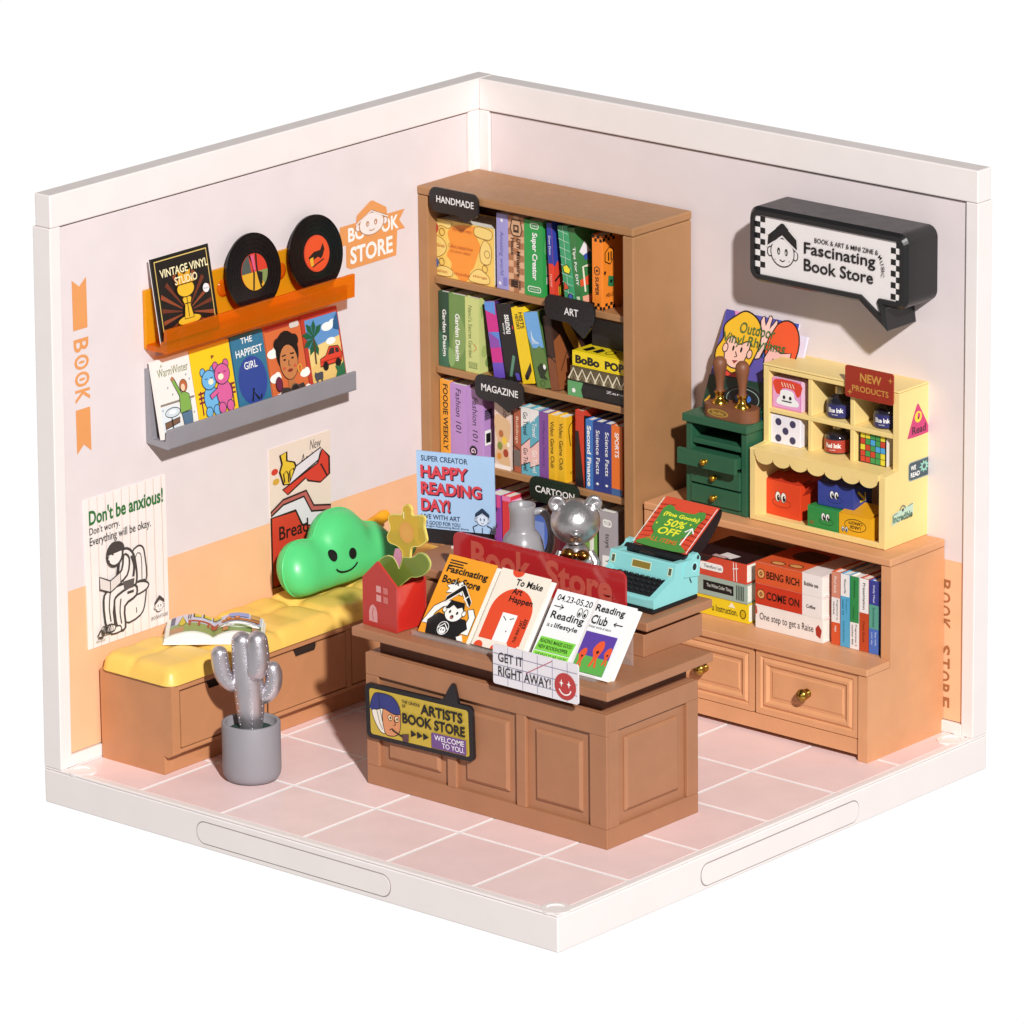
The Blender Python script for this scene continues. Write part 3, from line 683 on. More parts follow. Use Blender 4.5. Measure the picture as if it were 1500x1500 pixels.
# ================= POSTERS =================
def poster(label, y0, y1, z0, z1, c, draw):
    mb = MB(); mb.box(0.452, 0.475, y0, y1, z0, z1, K(c)); f = Fr(mb, (0.475, y0, z0), (0, y1-y0, 0), (0, 0, y1-y0), lift=0.003); f.A = (z1-z0)/(y1-y0); draw(f)
    return tag(obj('poster', mb, None), label, 'poster')
def d_p1(f):
    A = f.A
    for k in range(10): f.line([(.06+k*.098, .0), (.06+k*.098, A)], .006, '#d8bfae')
    f.text("Don't be anxious!", .05, A-.235, .96, A-.10, '#2f7036', .025); f.text("Don't worry.", .05, A-.34, .42, A-.255, '#33302f', .005); f.text('Everything will be okay.', .05, A-.44, .80, A-.345, '#33302f', .005)
    D = '#45403f'; S = '#efe6e2'
    f = f.sub(0.03, 0.03, 0, 0.80)
    # toilet
    f.out([(.62,.50),(.66,.86),(.72,.93),(.80,.93),(.85,.84),(.86,.52)], S, D, .022, 4); f.line([(.67,.56),(.71,.82),(.76,.86),(.80,.80),(.80,.54)], .012, D, 3)
    f.out([(.52,.14),(.56,.46),(.84,.54),(.84,.30),(.76,.16)], S, D, .022, 3); f.out(circ(.70,.47,.2,.07), S, D, .022); f.line([(.70,.20),(.70,.26)], .012, D)
    # seated reader (a plain figure)
    f.out([(.40,.50),(.46,.88),(.56,.96),(.68,.86),(.72,.60),(.66,.48),(.52,.44)], S, D, .03, 4)
    f.out([(.64,.56),(.30,.56),(.20,.46),(.24,.12),(.36,.10),(.36,.38),(.62,.40)], S, D, .03, 3)
    f.out([(.68,.52),(.42,.47),(.36,.38),(.40,.10),(.52,.08),(.52,.32),(.70,.40)], S, D, .03, 3)
    f.poly([(.50,.60),(.68,.60),(.66,.50),(.52,.50)], '#5d5756')
    f.line([(.64,.86),(.68,.74),(.66,.62)], .035, D, 3); f.line([(.46,.84),(.44,.72),(.46,.62)], .02, D, 3); f.line([(.30,.52),(.28,.36),(.30,.2)], .018, D, 3); f.line([(.46,.42),(.44,.28),(.46,.14)], .018, D, 3); f.line([(.56,.46),(.66,.46)], .03, D); f.line([(.58,.80),(.60,.72)], .016, D)
    f.out([(.30,.06),(.44,.06),(.44,.12),(.36,.13),(.30,.10)], S, D, .018, 2); f.out([(.22,.10),(.34,.09),(.36,.15),(.26,.17)], S, D, .018, 2)
    f.out([(.52,.90),(.60,.84),(.56,.66),(.36,.58),(.32,.64),(.48,.74)], S, D, .027, 3)
    f.out([(.14,.60),(.30,.53),(.46,.60),(.46,.72),(.30,.66),(.14,.74)], '#e0d6d2', D, .018); f.line([(.30,.53),(.30,.66)], .012, D)
    f.out(circ(.38,.94,.12,.13), S, D, .03); f.poly(circ(.40,.98,.13,.10,16,-10,200), D); f.line([(.29,.94),(.26,.90),(.30,.88)], .014, D); f.line([(.33,.95),(.36,.94)], .014, D)
    for k in range(5): f.line(circ(.17+.03*k, .13, .025, .055), .008, D, closed=True)
    for k in range(3):
        a = math.radians(90+120*k); b = math.radians(190+120*k); f.line([(.13+.05*math.cos(a), .10+.05*math.sin(a)), (.13+.05*math.cos(b), .10+.05*math.sin(b))], .022, D)
    f.text('RECYCLE', .06,.025,.19,.05,D); face(f, 1.03, .14, .13, D, D, S); f.text('BOOKSTORE', .9,.07,1.16,.105,D)
poster("white Don't be anxious! poster with a line drawn seated figure, above the bench end", -13.91, -11.31, 2.55, 6.02, '#efe6e2', d_p1)
def d_p2(f):
    R = '#cf402d'; D = '#2b1a18'; Y = '#e2bd36'
    f.text('New', .66, 1.45, .84, 1.56, '#46403e', .0, .15); f.text('Arrivals', .50, 1.31, .86, 1.43, '#46403e', .0, .15)
    fo, fv = f.o.copy(), f.v.copy(); f.o = fo + fv*.564; f.v = fv*.53
    f.ell(.08,1.44,.055,.07,R); f.ell(.1,1.22,.055,.07,'#d0a23c')
    f.out([(.17,1.76),(.28,1.80),(.28,1.60),(.4,1.52),(.46,1.30),(.36,1.06),(.22,1.10),(.16,1.4),(.2,1.56)], Y, D, .03)
    f.line([(.24,1.14),(.22,1.34),(.27,1.38),(.3,1.3),(.3,1.12)], .02, D); f.line([(.33,1.12),(.32,1.36),(.38,1.4),(.4,1.3),(.4,1.14)], .02, D)
    f.out([(.42,1.42),(.84,1.66),(.80,1.40),(.3,1.06)], '#ded8dc', D, .03)
    f.out([(.2,1.0),(.78,1.34),(.86,1.62),(.97,1.4),(.97,1.02),(.82,.9),(.62,1.02),(.58,1.1),(.28,.86)], R, D, .03); f.line([(.83,1.3),(.93,1.0)], .025, D)
    f.o = fo; f.v = fv
    f.poly([(0,0),(1,0),(1,.6),(.98,.72),(.7,.78),(.58,.98),(.2,.96),(0,.86)], '#ded8dc')
    f.out([(0,.88),(.2,.98),(.58,1.0),(.7,.80),(.98,.74),(.98,.68),(.66,.74),(.54,.94),(.2,.92),(0,.83)], '#b8605a', D, .022)
    f.out([(0,.0),(0,.81),(.40,.81),(.5,.62),(.64,.58),(.64,0)], R, D, .03)
    f.text('Bread', .12,.52,.60,.68,D,.015); f.text('store', .14,.33,.58,.45,D,.015)
poster('red and cream Bread New Arrivals poster behind the green cloud cushion', -7.89, -5.83, 2.5, 5.80, '#e6d4c4', d_p2)
# ================= BOOKS ON THE BOOKCASE SHELVES =================
YS = -2.35
def up(label, x, th, z, H, c, spine=None, front=None, D=1.45, lean=0.0, y=YS, group=None, **k):
    """book standing with its spine to the front; x is the spine's lower left corner; lean in degrees (+ = top to the left)"""
    a = math.radians(lean); n = Vector((math.cos(a), 0, math.sin(a))); v = Vector((-math.sin(a), 0, math.cos(a)))
    o = Vector((x, y, z)) + n*th
    return book(label, o, (0, 1, 0), v, D, H, th, c, front, spine, group, **k)
def lie(label, x0, x1, y, z, th, D, c, spine=None, front=None, group=None, **k):
    """book lying flat, spine to the front"""
    return book(label, (x1, y, z+th), (0, 1, 0), (-1, 0, 0), D, x1-x0, th, c, front, spine, group, **k)
G1, G2, G3, G4 = 'books on the top shelf of the bookcase', 'books on the second shelf of the bookcase', 'books on the third shelf of the bookcase', 'books on the fourth shelf of the bookcase'
Z1, Z2, Z3, Z4 = 8.802, 6.642, 4.472, 2.302
# --- top shelf
def d_cream(f):
    A = f.A; Y = '#efd07c'; L = '#8a5a20'; O = '#f09436'
    f.rect(0,0,1,A,'#efc866')
    f.poly([(.24,.02),(.30,.10),(.42,.0),(.56,.02),(.60,.14),(.66,.20),(.72,.34),(.78,.5),(.72,.62),(.76,.74),(.6,A-.02),(.4,A-.04),(.3,A-.08),(.22,.6),(.26,.44),(.2,.3),(.28,.2)], O, 4)
    for p in ([(.0,.62),(.1,.68),(.24,.66),(.3,.74),(.2,.76),(.0,.76)], [(.0,.26),(.14,.3),(.2,.4),(.14,.5),(.0,.52)], [(.0,.02),(.26,.02),(.3,.1),(.2,.14),(.06,.13)], [(.6,.02),(.9,.02),(.92,.12),(.76,.2),(.62,.12)], [(.8,.3),(.94,.3),(.97,.5),(.86,.6),(.78,.46)], [(.7,.64),(.95,.62),(.97,.74),(.72,.76)]):
        f.out(p, Y, L, .008, 4)
    for x, y in ((.9,.42),(.86,.22),(.13,.6),(.12,.2)): f.line(circ(x,y,.045,.05,12), .008, L, closed=True)
    f.ell(.02,.64,.05,.07,'#b8433a'); f.ell(.03,.18,.04,.06,'#4a62a0')
    for x0, y0, x1, y1, t in ((.3,.64,.64,.70,'Tiny finds for every'),(.24,.42,.66,.47,'Collect creations from'),(.28,.35,.62,.40,'my corner cabinet'),(.05,.40,.18,.44,'Great'),(.34,.07,.6,.11,'made'),(.66,.08,.9,.12,'things'),(.05,.06,.22,.1,'and more')): f.text(t, x0, y0, x1, y1, '#c4642a')
book('cream and orange picture book facing out on the top shelf', (0.70, -2.33, Z1), (1,0,0), (0,0,1), 1.79, 1.38, 0.9, '#eec869', d_cream, group=G1)
up('lavender Amazing World book beside the cream picture book', 2.60, .355, Z1, 1.80, '#9d99cf', lambda f: (f.text('Amazing world', .42, .08, 1.45, .22, '#5c59a6', 0, .1), f.ell(.16,.17,.05,.05,'#e8e4f0',4), f.ell(1.66,.1,.05,.05,'#e8e4f0',4), f.rect(1.5,.2,1.7,.32,'#7f7bc0')), group=G1)
def s_diy(f):
    f.check(0,0,12,3,.151,'#a8724f',.157)
    f.out([(.08,.12),(.3,.06),(.46,.14),(.46,.36),(.3,.42),(.08,.36)], '#caa07c', '#3a241c', .03); f.rect(.2,.16,.38,.32,'#3a241c'); f.rect(.24,.2,.32,.28,'#caa07c')
    f.text('DIY Miniature', .52,.25,1.42,.37,'#2c1b16',.02); f.text('House', .52,.08,.92,.19,'#2c1b16',.02)
    for k in range(9): f.rect(1.5+k*.02,.08,1.51+k*.02+(k%3)*.004,.3,'#2c1b16')
    f.text('ROLIFE',1.5,.32,1.72,.38,'#2c1b16',.02)
up('brown chequered DIY Miniature House book on the top shelf', 2.965, .47, Z1, 1.80, '#d7a884', s_diy, group=G1)
def s_sup(f):
    f.poly(rrect(.05,.18,.19,.44,.06),'#e6efe0'); f.poly(rrect(.07,.2,.17,.42,.045),'#2e8b4a'); f.text('SUPER',.10,.23,.14,.39,WHITE)
    f.text('Super Creator', .28,.2,1.40,.4,WHITE,.03)
    f.poly(rrect(1.55,.1,1.69,.5,.06),'#e6efe0'); f.poly(rrect(1.57,.12,1.67,.48,.045),'#2e8b4a'); f.text('CRAFT',1.6,.16,1.64,.44,WHITE)
def c_sup(f):
    f.poly([(.05,.7),(.3,.8),(.4,1.1),(.1,1.0)], '#57a86b', 4); f.rect(.08,.35,.3,.6,'#9aa6a0'); f.rect(.08,.2,.3,.32,'#c9cec4')
up('thick bright green Super Creator book on the top shelf', 3.445, .55, Z1, 1.78, '#2f9a4c', s_sup, c_sup, group=G1)
def c_red(f):
    f.rect(0,.55,1,1.3,'#3343a0'); f.poly([(.0,.5),(.1,.62),(.26,.5),(.4,.6),(.4,.0),(.0,.0)], '#d8402c'); f.line([(.02,.3),(.2,.42),(.36,.3)],.04,GB); f.poly([(.1,.06),(.4,.02),(.4,.26),(.1,.2)],'#f0d22e')
    for k in range(4): f.line([(.12+.07*k,.04),(.12+.07*k,.24)],.02,GB)
up('thin half blue, half red book leaning on the top shelf', 4.20, .15, Z1, 1.80, '#d8402c', lambda f: (f.rect(0,0,.95,.15,'#30409c'), f.text('Draw Draw',.3,.04,.75,.1,WHITE), f.text('now',1.2,.04,1.5,.1,'#f0b0a0')), c_red, lean=2.5, group=G1)
def s_teal(f):
    for k in range(9): f.line([(.1+k*.2,0),(.2+k*.2,.3)],.012,'#bfe0cc')
    f.line([(0,.17),(1.8,.14)],.012,'#bfe0cc')
    f.out([(.9,.18),(1.02,.28),(1.12,.22),(1.08,.08),(.95,.06)],'#e8df35',GB,.02); f.out([(1.3,.06),(1.45,.18),(1.5,.02)],'#d8532f',GB,.02); f.out(circ(1.66,.2,.08,.07),'#4e63b8',GB,.02)
up('teal green book with white grid lines leaning on the top shelf', 4.66, .31, Z1, 1.80, '#3f9c6b', s_teal, lean=7, group=G1)
def c_tips(f):
    f.poly([(.05,.85),(.2,1.0),(.34,.8),(.2,.72)], '#e8e6ea'); f.poly([(.14,.78),(.32,.82),(.3,.68),(.16,.7)],'#3a57a5'); f.poly([(.0,.4),(.24,.45),(.2,.3),(.0,.3)],'#d8532f'); f.line([(.1,.2),(.1,.6),(.25,.6)],.04,'#e8e6d0'); f.rect(.02,.02,.4,.14,'#e8a58a')
up('dark green Tips For DIY book leaning on the top shelf', 4.99, .19, Z1, 1.80, '#3c7a44', lambda f: (f.text('Tips For DIY',.45,.05,1.35,.15,WHITE,.02), f.rect(1.6,.04,1.68,.14,'#cfe0c0')), c_tips, lean=7, group=G1)
def s_or(f):
    f.check(0,0,2,4,.08,GB,.075); f.check(1.6,0,2,4,.075,GB,.075)
    f.text('SUPER',.98,.10,1.42,.2,GB,.02,.1); f.line([(.78,.08),(.9,.08),(.94,.15),(.9,.22),(.78,.22),(.74,.15)],.02,GB,closed=True); f.ell(.84,.15,.03,.03,GB)
def c_or(f):
    f.check(0,0,5,2,.06,GB,.05); f.check(0,f.A-.1,5,2,.06,GB,.05)
    f.out([(.06,.92),(.06,.78),(.18,.72),(.26,.8),(.26,.95),(.16,1.0)],'#f08a20',GB,.02); f.rect(.13,.78,.16,.92,GB); f.rect(.19,.78,.22,.92,GB)
    f.poly([(.12,.38),(.26,.34),(.28,.5),(.14,.54)],'#2f7a4a'); f.ell(.2,.44,.03,.03,GB,8); f.text('HELLO',.08,.2,.26,.26,GB); f.ell(.05,.6,.03,.04,GB,4)
up('orange SUPER book with black chequered ends on the top shelf', 5.47, .31, Z1, 1.75, '#f0862a', s_or, c_or, group=G1)
# --- second shelf
up('dark green Garden Design book at the left end of its shelf', .79, .31, Z2, 1.80, '#2d4a39', lambda f: (f.poly([(.9,.0),(1.2,.3),(1.8,.31),(1.8,0)],'#3c6a52'), f.text('Garden Design',.42,.09,1.55,.24,WHITE,.02)), group=G2)
up('mid green Garden Design book, second on its shelf', 1.105, .50, Z2, 1.80, '#6b8a4a', lambda f: (f.poly([(.5,.3),(.8,.5),(1.3,.48),(1.6,.2),(1.2,.1)],'#7f9a58',4), f.poly([(1.3,.0),(1.5,.2),(1.75,.12),(1.7,.0)],'#86a866',3), f.text('Garden Design',.46,.16,1.6,.34,WHITE,.02)), group=G2)
up("pale green Nanci's Secret Garden book on the second shelf", 1.61, .42, Z2, 1.80, '#c3cb80', lambda f: (f.text("Nanci's Secret Garden",.2,.1,1.45,.22,'#5a6b3a'), f.line([(1.1,.26),(1.2,.34),(1.28,.26)],.02,'#c4643c'), f.rect(1.55,.1,1.7,.36,'#8a9a58'), f.text('ROLIFE',1.57,.13,1.67,.33,'#c3cb80')), lambda f: (f.poly([(.06,.9),(.16,1.0),(.12,1.15),(.04,1.1)],'#9fb368'), f.ell(.12,.35,.07,.1,'#a9ba6c'), f.ell(.22,.16,.08,.09,'#7f9a58')), group=G2)
def s_zig(f):
    C = ['#5d8fd6','#c92f88','#5d8fd6','#c92f88','#6a55c2']
    for k in range(5): f.rect(k*.36,0,(k+1)*.36,.33,['#c92f88','#c92f88','#5a86d2','#c92f88','#6a4ebc'][k])
    f.poly([(0,0),(0,.33),(.32,.3),(.2,0)],'#5d8fd6'); f.poly([(.72,.02),(.9,.3),(1.08,.3),(1.1,.0)],'#8a4aa8')
up('pink, blue and purple zigzag book leaning on the second shelf', 2.50, .31, Z2, 1.80, '#4a2a6a', s_zig, lean=9.5, spinec='#c92f88', group=G2)
up('black book with white lettering leaning beside the zigzag book', 2.86, .45, Z2, 1.80, '#1d1a1b', lambda f: (f.text('ssunou',.25,.2,.7,.34,WHITE,.02), f.text('story',.45,.1,.72,.17,WHITE,.01), f.poly([(1.2,.3),(1.7,.12),(1.72,.2),(1.24,.38)],'#5b8a72'), f.poly([(1.62,.3),(1.8,.34),(1.8,.45),(1.64,.42)],'#5a4ab0'), f.ell(.55,.42,.05,.02,'#c43a4a')), lean=9.5, group=G2)
up('yellow book leaning in the middle of the second shelf', 3.36, .35, Z2, 1.80, '#ecc81f', lambda f: (f.text('HISTS',.12,.2,.5,.32,GB,.02), f.text('HISTORY',.16,.08,.52,.18,GB,.02), f.poly([(1.3,.34),(1.62,.1),(1.7,.2),(1.5,.34)],'#2a2320'), f.ell(1.66,.16,.05,.05,GB)), lean=11, group=G2)
def s_sky(f):
    f.rect(0,0,.85,.42,'#6fa6dc'); f.poly([(.6,0),(.9,.1),(.8,.3),(.95,.42),(1.8,.42),(1.8,0)],'#5c7c3e')
    for k in range(5): f.line([(.45+k*.05,.12),(.75,.1+k*.05)],.018,'#d3e4f2')
    f.poly([(1.2,.25),(1.35,.42),(1.5,.3),(1.62,.38),(1.55,.15),(1.3,.12)],'#23301c'); f.ell(1.3,.34,.06,.04,WHITE); f.line(circ(1.68,.2,.07,.07),.012,'#2c3d22',closed=True)
up('sky blue and meadow green book leaning on the second shelf', 3.80, .40, Z2, 1.76, '#4d6b38', s_sky, lean=13, group=G2)
def c_br(f):
    f.poly([(0,.0),(.45,.0),(.3,.5),(.2,.9),(.0,.8)],'#8a4f2c'); f.poly([(.22,1.2),(.3,.9),(.5,.5),(.62,.1),(.72,.1),(.62,.6),(.42,1.0),(.3,1.22)],'#d9a23c',3); f.line([(.1,.3),(.3,.6)],.02,'#4a2a1a'); f.line([(.15,.9),(.3,.75)],.02,'#4a2a1a')
up('dark brown book with a golden curve on its cover, leaning', 4.22, .24, Z2, 1.76, '#3a231a', lambda f: (f.rect(1.0,0,1.76,.24,'#7d4629'), f.line([(.9,0),(1.1,.24)],.03,'#1d1210')), c_br, lean=8, group=G2)
book('black History book standing behind the lying books', (4.95, -1.75, Z2), (1,0,0), (0,0,1), 1.2, 1.72, .25, '#1c191b', lambda f: f.text('History', .12, .66, .75, .82, '#6a6264'), group=G2)
lie('black and green book at the bottom of the lying stack', 4.76, 6.5, -2.40, Z2, .36, 1.3, '#19171a', lambda f: (f.poly([(0,0),(.46,0),(.40,.18),(.46,.36),(0,.36)],'#5f9f66'), f.ell(.18,.14,.06,.06,WHITE,5), f.text('Zero',1.15,.24,1.7,.3,'#e9e4ea')), group=G2)
def s_zz(f):
    for k in range(7):
        x = k*.26; f.line([(x-.05,.03),(x+.1,.3),(x+.25,.03)],.05,'#d9cfb4'); f.line([(x+.02,.03),(x+.1,.16),(x+.18,.03)],.03,'#8d7f63')
lie('zigzag patterned book in the middle of the lying stack', 4.82, 6.52, -2.38, Z2+.365, .345, 1.3, '#5d523c', s_zz, group=G2)
lie('yellow BoBo Pop book on top of the lying stack', 4.86, 6.55, -2.36, Z2+.715, .36, 1.3, '#e8cf1c', lambda f: (f.text('BoBo',.10,.07,.82,.27,GB,.05), f.text('POP',.98,.07,1.55,.27,GB,.05)), lambda f: (f.poly([(.1,1.05),(.3,1.0),(.4,1.15),(.14,1.18)],GB), f.poly([(.1,.8),(.3,.78),(.38,.92),(.14,.95)],GB), f.out(circ(.25,.62,.1,.08),'#e8cf1c',GB,.02)), group=G2)
# --- third shelf
up('orange FOODIE WEEKLY magazine at the left end of its shelf', .79, .31, Z3, 1.84, '#eda23a', lambda f: f.text('FOODIE WEEKLY',.10,.1,1.7,.25,'#33241a',.02), group=G3)
up('lilac Fashion 101 book next to the orange magazine', 1.105, .51, Z3, 1.80, '#b58ac6', lambda f: f.text('Fashion 101',.1,.18,1.15,.34,'#2b2033',0,.15), group=G3)
up('lilac Fashion 101 book with a barcode on its cover', 1.62, .50, Z3, 1.78, '#b58ac6', lambda f: (f.text('Fashion 101',.2,.18,1.25,.34,'#2b2033',0,.15), f.ell(1.5,.2,.12,.12,GB), f.text('G',1.44,.13,1.56,.27,'#e9c9e8',.03)), lambda f: ([f.rect(.04+.0,.72+.02*k,.22,.73+.02*k+.006*(k%2),GB) for k in range(9)], f.rect(.03,.3,.2,.55,WHITE), f.rect(.06,.34,.17,.5,GB)), group=G3)
def s_food(f):
    f.rect(0,0,1.6,.5,'#e2c9bd'); f.text('Kids',.06,.26,.36,.40,'#6a3a30',.01); f.poly([(.3,.05),(.6,.0),(1.0,.1),(1.4,.02),(1.5,.46),(1.1,.4),(.7,.48),(.4,.44)],'#d9b38a',3)
    for x, y, r, c in ((.9,.3,.1,'#e8c24a'),(1.05,.16,.1,'#7d8a3c'),(.75,.2,.09,'#b06a3a'),(1.2,.34,.1,'#a33d28'),(1.3,.14,.08,'#d8892f'),(.98,.42,.06,'#f3e9d4')): f.ell(x,y,r,r*.8,c,12)
    f.rect(1.5,0,1.65,.5,'#efe6df')
up('pale kids cookery book with a food photo, under the MAGAZINE tag', 2.48, .47, Z3, 1.60, '#dcc6ba', s_food, group=G3)
up('narrow brick red and grey book on the third shelf', 3.06, .20, Z3, 1.55, '#a9583f', lambda f: (f.text('Buildings',.2,.05,.85,.15,'#e8c9b0',.01), f.rect(1.0,0,1.4,.2,'#6d625e'), f.line([(.9,0),(1.0,.2)],.02,GB)), group=G3)
def s_go(d):
    def s(f):
        W, H = f.W, f.H
        f.poly([(.0,0),(.5,0),(.3,H),(0,H)] if not d else [(0,0),(.36,0),(.1,H),(0,H)],'#e8e4e2'); f.poly([(.72,H),(.95,0),(1.42,0),(1.3,H)],'#e7b9b4'); f.line([(.72,H),(.95,0)],.02,GB); f.line([(1.42,0),(1.3,H)],.02,GB)
        f.text('Go Travel',.12,.07,.66,.20,GB if not d else WHITE,.005); f.text('Go Travel',.98,.07,1.52,.20,GB if not d else WHITE,.005)
    return s
up('blue and pink Go Travel book with black lettering', 3.29, .27, Z3, 1.62, '#5fa9bd', s_go(0), group=G3)
up('blue and pink Go Travel book with white lettering', 3.562, .27, Z3, 1.61, '#5fa9bd', s_go(1), group=G3)
up('plain purple book on the third shelf', 3.836, .27, Z3, 1.59, '#7d4b96', lambda f: f.text('Different history',.2,.08,1.3,.18,'#5b2f78'), group=G3)
up('yellow Video Game Club book touching the purple book', 4.11, .25, Z3, 1.58, '#e5b224', lambda f: f.text('Video Game Club',.15,.07,1.28,.18,'#2b2112',.01), group=G3)
up('yellow Video Game Club book touching the red one', 4.365, .27, Z3, 1.58, '#e5b224', lambda f: f.text('Video Game Club',.15,.08,1.28,.19,'#2b2112',.01), lambda f: (f.line([(.12,.6),(.08,.9),(.2,1.0)],.02,'#5a4312',4), f.text('VG',.1,.12,.2,.18,'#5a4312')), group=G3)
up('thin red and black book on the third shelf', 4.93, .26, Z3, 1.84, '#c73b28', lambda f: f.poly([(.5,0),(.5,.1),(1.84,.26),(1.84,0)],'#211819'), lambda f: f.poly([(0,0),(1,0),(1,.9),(0,1.2)],'#231718'), group=G3)
up('blue Second Finance book on the third shelf', 5.235, .22, Z3, 1.67, '#3f74b8', lambda f: f.text('Second Finance',.15,.05,1.6,.17,WHITE,.03), group=G3)
up('navy Science Facts book beside the blue finance book', 5.46, .27, Z3, 1.66, '#2a3680', lambda f: (f.text('Science Facts',.2,.09,1.25,.2,WHITE,.01), f.ell(1.48,.13,.035,.05,WHITE,4)), group=G3)
up('navy Science Facts book beside the orange sports book', 5.735, .27, Z3, 1.66, '#2a3680', lambda f: (f.text('Science Facts',.2,.09,1.25,.2,WHITE,.01), f.ell(1.48,.13,.035,.05,WHITE,4)), group=G3)
up('orange SPORTS book at the right end of its shelf', 6.01, .32, Z3, 1.66, '#e2702c', lambda f: (f.text('SPORTS',.16,.1,.75,.22,WHITE,.02), f.rect(1.5,0,1.66,.32,'#3c5f96')), group=G3)
# --- fourth shelf
up('purple patterned book behind the blue greeting board', 2.22, .42, Z4, 1.50, '#8a3f9e', lambda f: ([f.ell(.15+.2*k,.12+.12*(k%2),.07,.07,'#3a1f4a',8) for k in range(7)], f.rect(0,.3,.3,.42,'#d04a8a')), group=G4)
up('red book on the fourth shelf behind the jug', 2.68, .26, Z4, 1.52, '#d23a44', lambda f: f.rect(0,0,.12,.26,'#e07ab0'), group=G4)
up('pink book on the fourth shelf behind the jug', 2.96, .24, Z4, 1.45, '#dd86b4', None, group=G4)
up('violet book with black dots behind the jug', 3.22, .36, Z4, 1.48, '#7a3f86', lambda f: [f.ell(.2+.22*k,.1+.14*(k%2),.06,.06,GB,8) for k in range(6)], group=G4)
up('blue book behind the handle of the jug', 3.62, .42, Z4, 1.40, '#4a68b8', lambda f: f.rect(.3,.05,1.0,.35,'#7a92d0'), group=G4)
up('dark wine red book behind the silver bear', 4.08, .34, Z4, 1.55, '#5a1f2a', None, group=G4)
up('white and green comic with its cover turned to the right', 4.84, .62, Z4, 1.74, '#dfe0d4', lambda f: f.rect(.5,.1,1.2,.5,'#76a24e'), lambda f: f.poly([(0,.35),(1,.4),(1,1.0),(0,1.05)],'#76a24e'), group=G4)
up('grey cartoon book at the right end of the fourth shelf', 5.62, .46, Z4, 1.72, '#a7a0a5', lambda f: (f.poly(rrect(.18,.12,.36,.38,.06),WHITE), f.text('CITY',.22,.15,.32,.35,GB), f.text('toys',.52,.16,.86,.30,GB), f.poly(rrect(1.05,.1,1.5,.40,.04),WHITE), f.text('Y',1.12,.2,1.24,.3,GB)), group=G4)

# ---- hanging category tags ----
def tagplate(label, text, x0, x1, z0, z1, y, tail, tx0, tx1, tz0, tz1):
    r = .2; p = rrect(x0, z0, x1, z1, r, 6)
    # splice the tail into the bottom edge
    a = [q for q in p]; bot = [(tail[2], z0), (tail[1][0]+.06, tail[1][1]+.02), (tail[1][0], tail[1][1]-.02), (tail[1][0]-.06, tail[1][1]+.02), (tail[0], z0)]
    i = max(range(len(a)), key=lambda k: a[k][0]*0 + (1 if abs(a[k][1]-z0) < 1e-6 and a[k][0] < (x0+x1)/2 else 0))
    p2 = rrect(x0, z0, x1, z1, r, 6)
    low = [q for q in p2 if abs(q[1]-z0) < 1e-6]; lr = max(low); ll = min(low)
    k = p2.index(ll); p2 = p2[:k+1] + bot[::-1] + p2[k+1:] if p2.index(ll) > p2.index(lr) else p2
    mb = MB(); mb.prism([(a_, y, b_) for a_, b_ in p2], (0, .05, 0), P('#19191b', .28, var=.0))
    f = Fr(mb, (0, y, 0), (1,0,0), (0,0,1), lift=.003); f.text(text, tx0, tz0, tx1, tz1, '#e9e6e6', .015)
    # clip behind
    t = tag(obj('category_tag', mb, None, .008), label, 'shelf tag', 'black category tags on the bookcase')
    return t
tagplate('black HANDMADE tag at the top left corner of the bookcase', 'HANDMADE', .90, 2.39, 10.46, 11.05, -2.74, (1.72, (2.04,10.34), 2.2), 1.12, 2.26, 10.70, 10.86)
tagplate('black ART tag on the edge of the top shelf', 'ART', 4.30, 5.79, 8.45, 9.03, -2.66, (5.0, (5.44,8.17), 5.7), 4.89, 5.31, 8.63, 8.80)
tagplate('black MAGAZINE tag on the edge of the second shelf', 'MAGAZINE', 2.10, 3.58, 6.14, 6.74, -2.60, (2.75, (3.12,5.97), 3.4), 2.30, 3.42, 6.36, 6.53)
tagplate('black CARTOON tag on the edge of the third shelf', 'CARTOON', 3.74, 5.23, 3.98, 4.58, -2.60, (4.3, (4.7,3.76), 5.0), 3.92, 5.10, 4.21, 4.37)
# ================= ON THE BENCH =================
GRN = P('#52c878', 0.38, var=0.03, sss=0.1)
cl = thing('cloud_cushion', 'green cloud shaped cushion with a smiling face on the yellow seat', 'cushion', (1.3, -6.6, 2.5))
LOB = [(-7.80, 3.08, .68), (-6.50, 3.28, .91), (-5.50, 3.02, .62), (-6.6, 3.05, .66), (-7.2, 3.02, .62), (-5.95, 3.06, .62)]
def sdf(y, z):
    k = 0.2; r = 9.0
    for a, b, q in LOB:
        d = math.hypot(y-a, z-b) - q; h = max(k - abs(r-d), 0)/k; r = min(r, d) - h*h*k*0.25
    fl_ = 2.52 - z; k2 = .22
    h = max(k2 - abs(r-fl_), 0)/k2
    return max(r, fl_) + h*h*k2*0.25
CY, CZ = -6.55, 3.15
def rad(a):
    lo, hi = 0.0, 3.0
    c_, s_ = math.cos(a), math.sin(a); r = 0.0
    while r < 3.0 and sdf(CY + c_*r, CZ + s_*r) < 0: r += 0.02
    lo, hi = r - 0.02, r
    for _ in range(12):
        m_ = (lo+hi)/2
        if sdf(CY + c_*m_, CZ + s_*m_) < 0: lo = m_
        else: hi = m_
    return lo
def puff(y, z): 
    d = min(0.55, max(0.0, -sdf(y, z))); return 0.48*math.sqrt(max(0, 1 - (1 - d/0.55)**2))
def xlean(z): return 1.50 - 0.22*(z - 2.5)
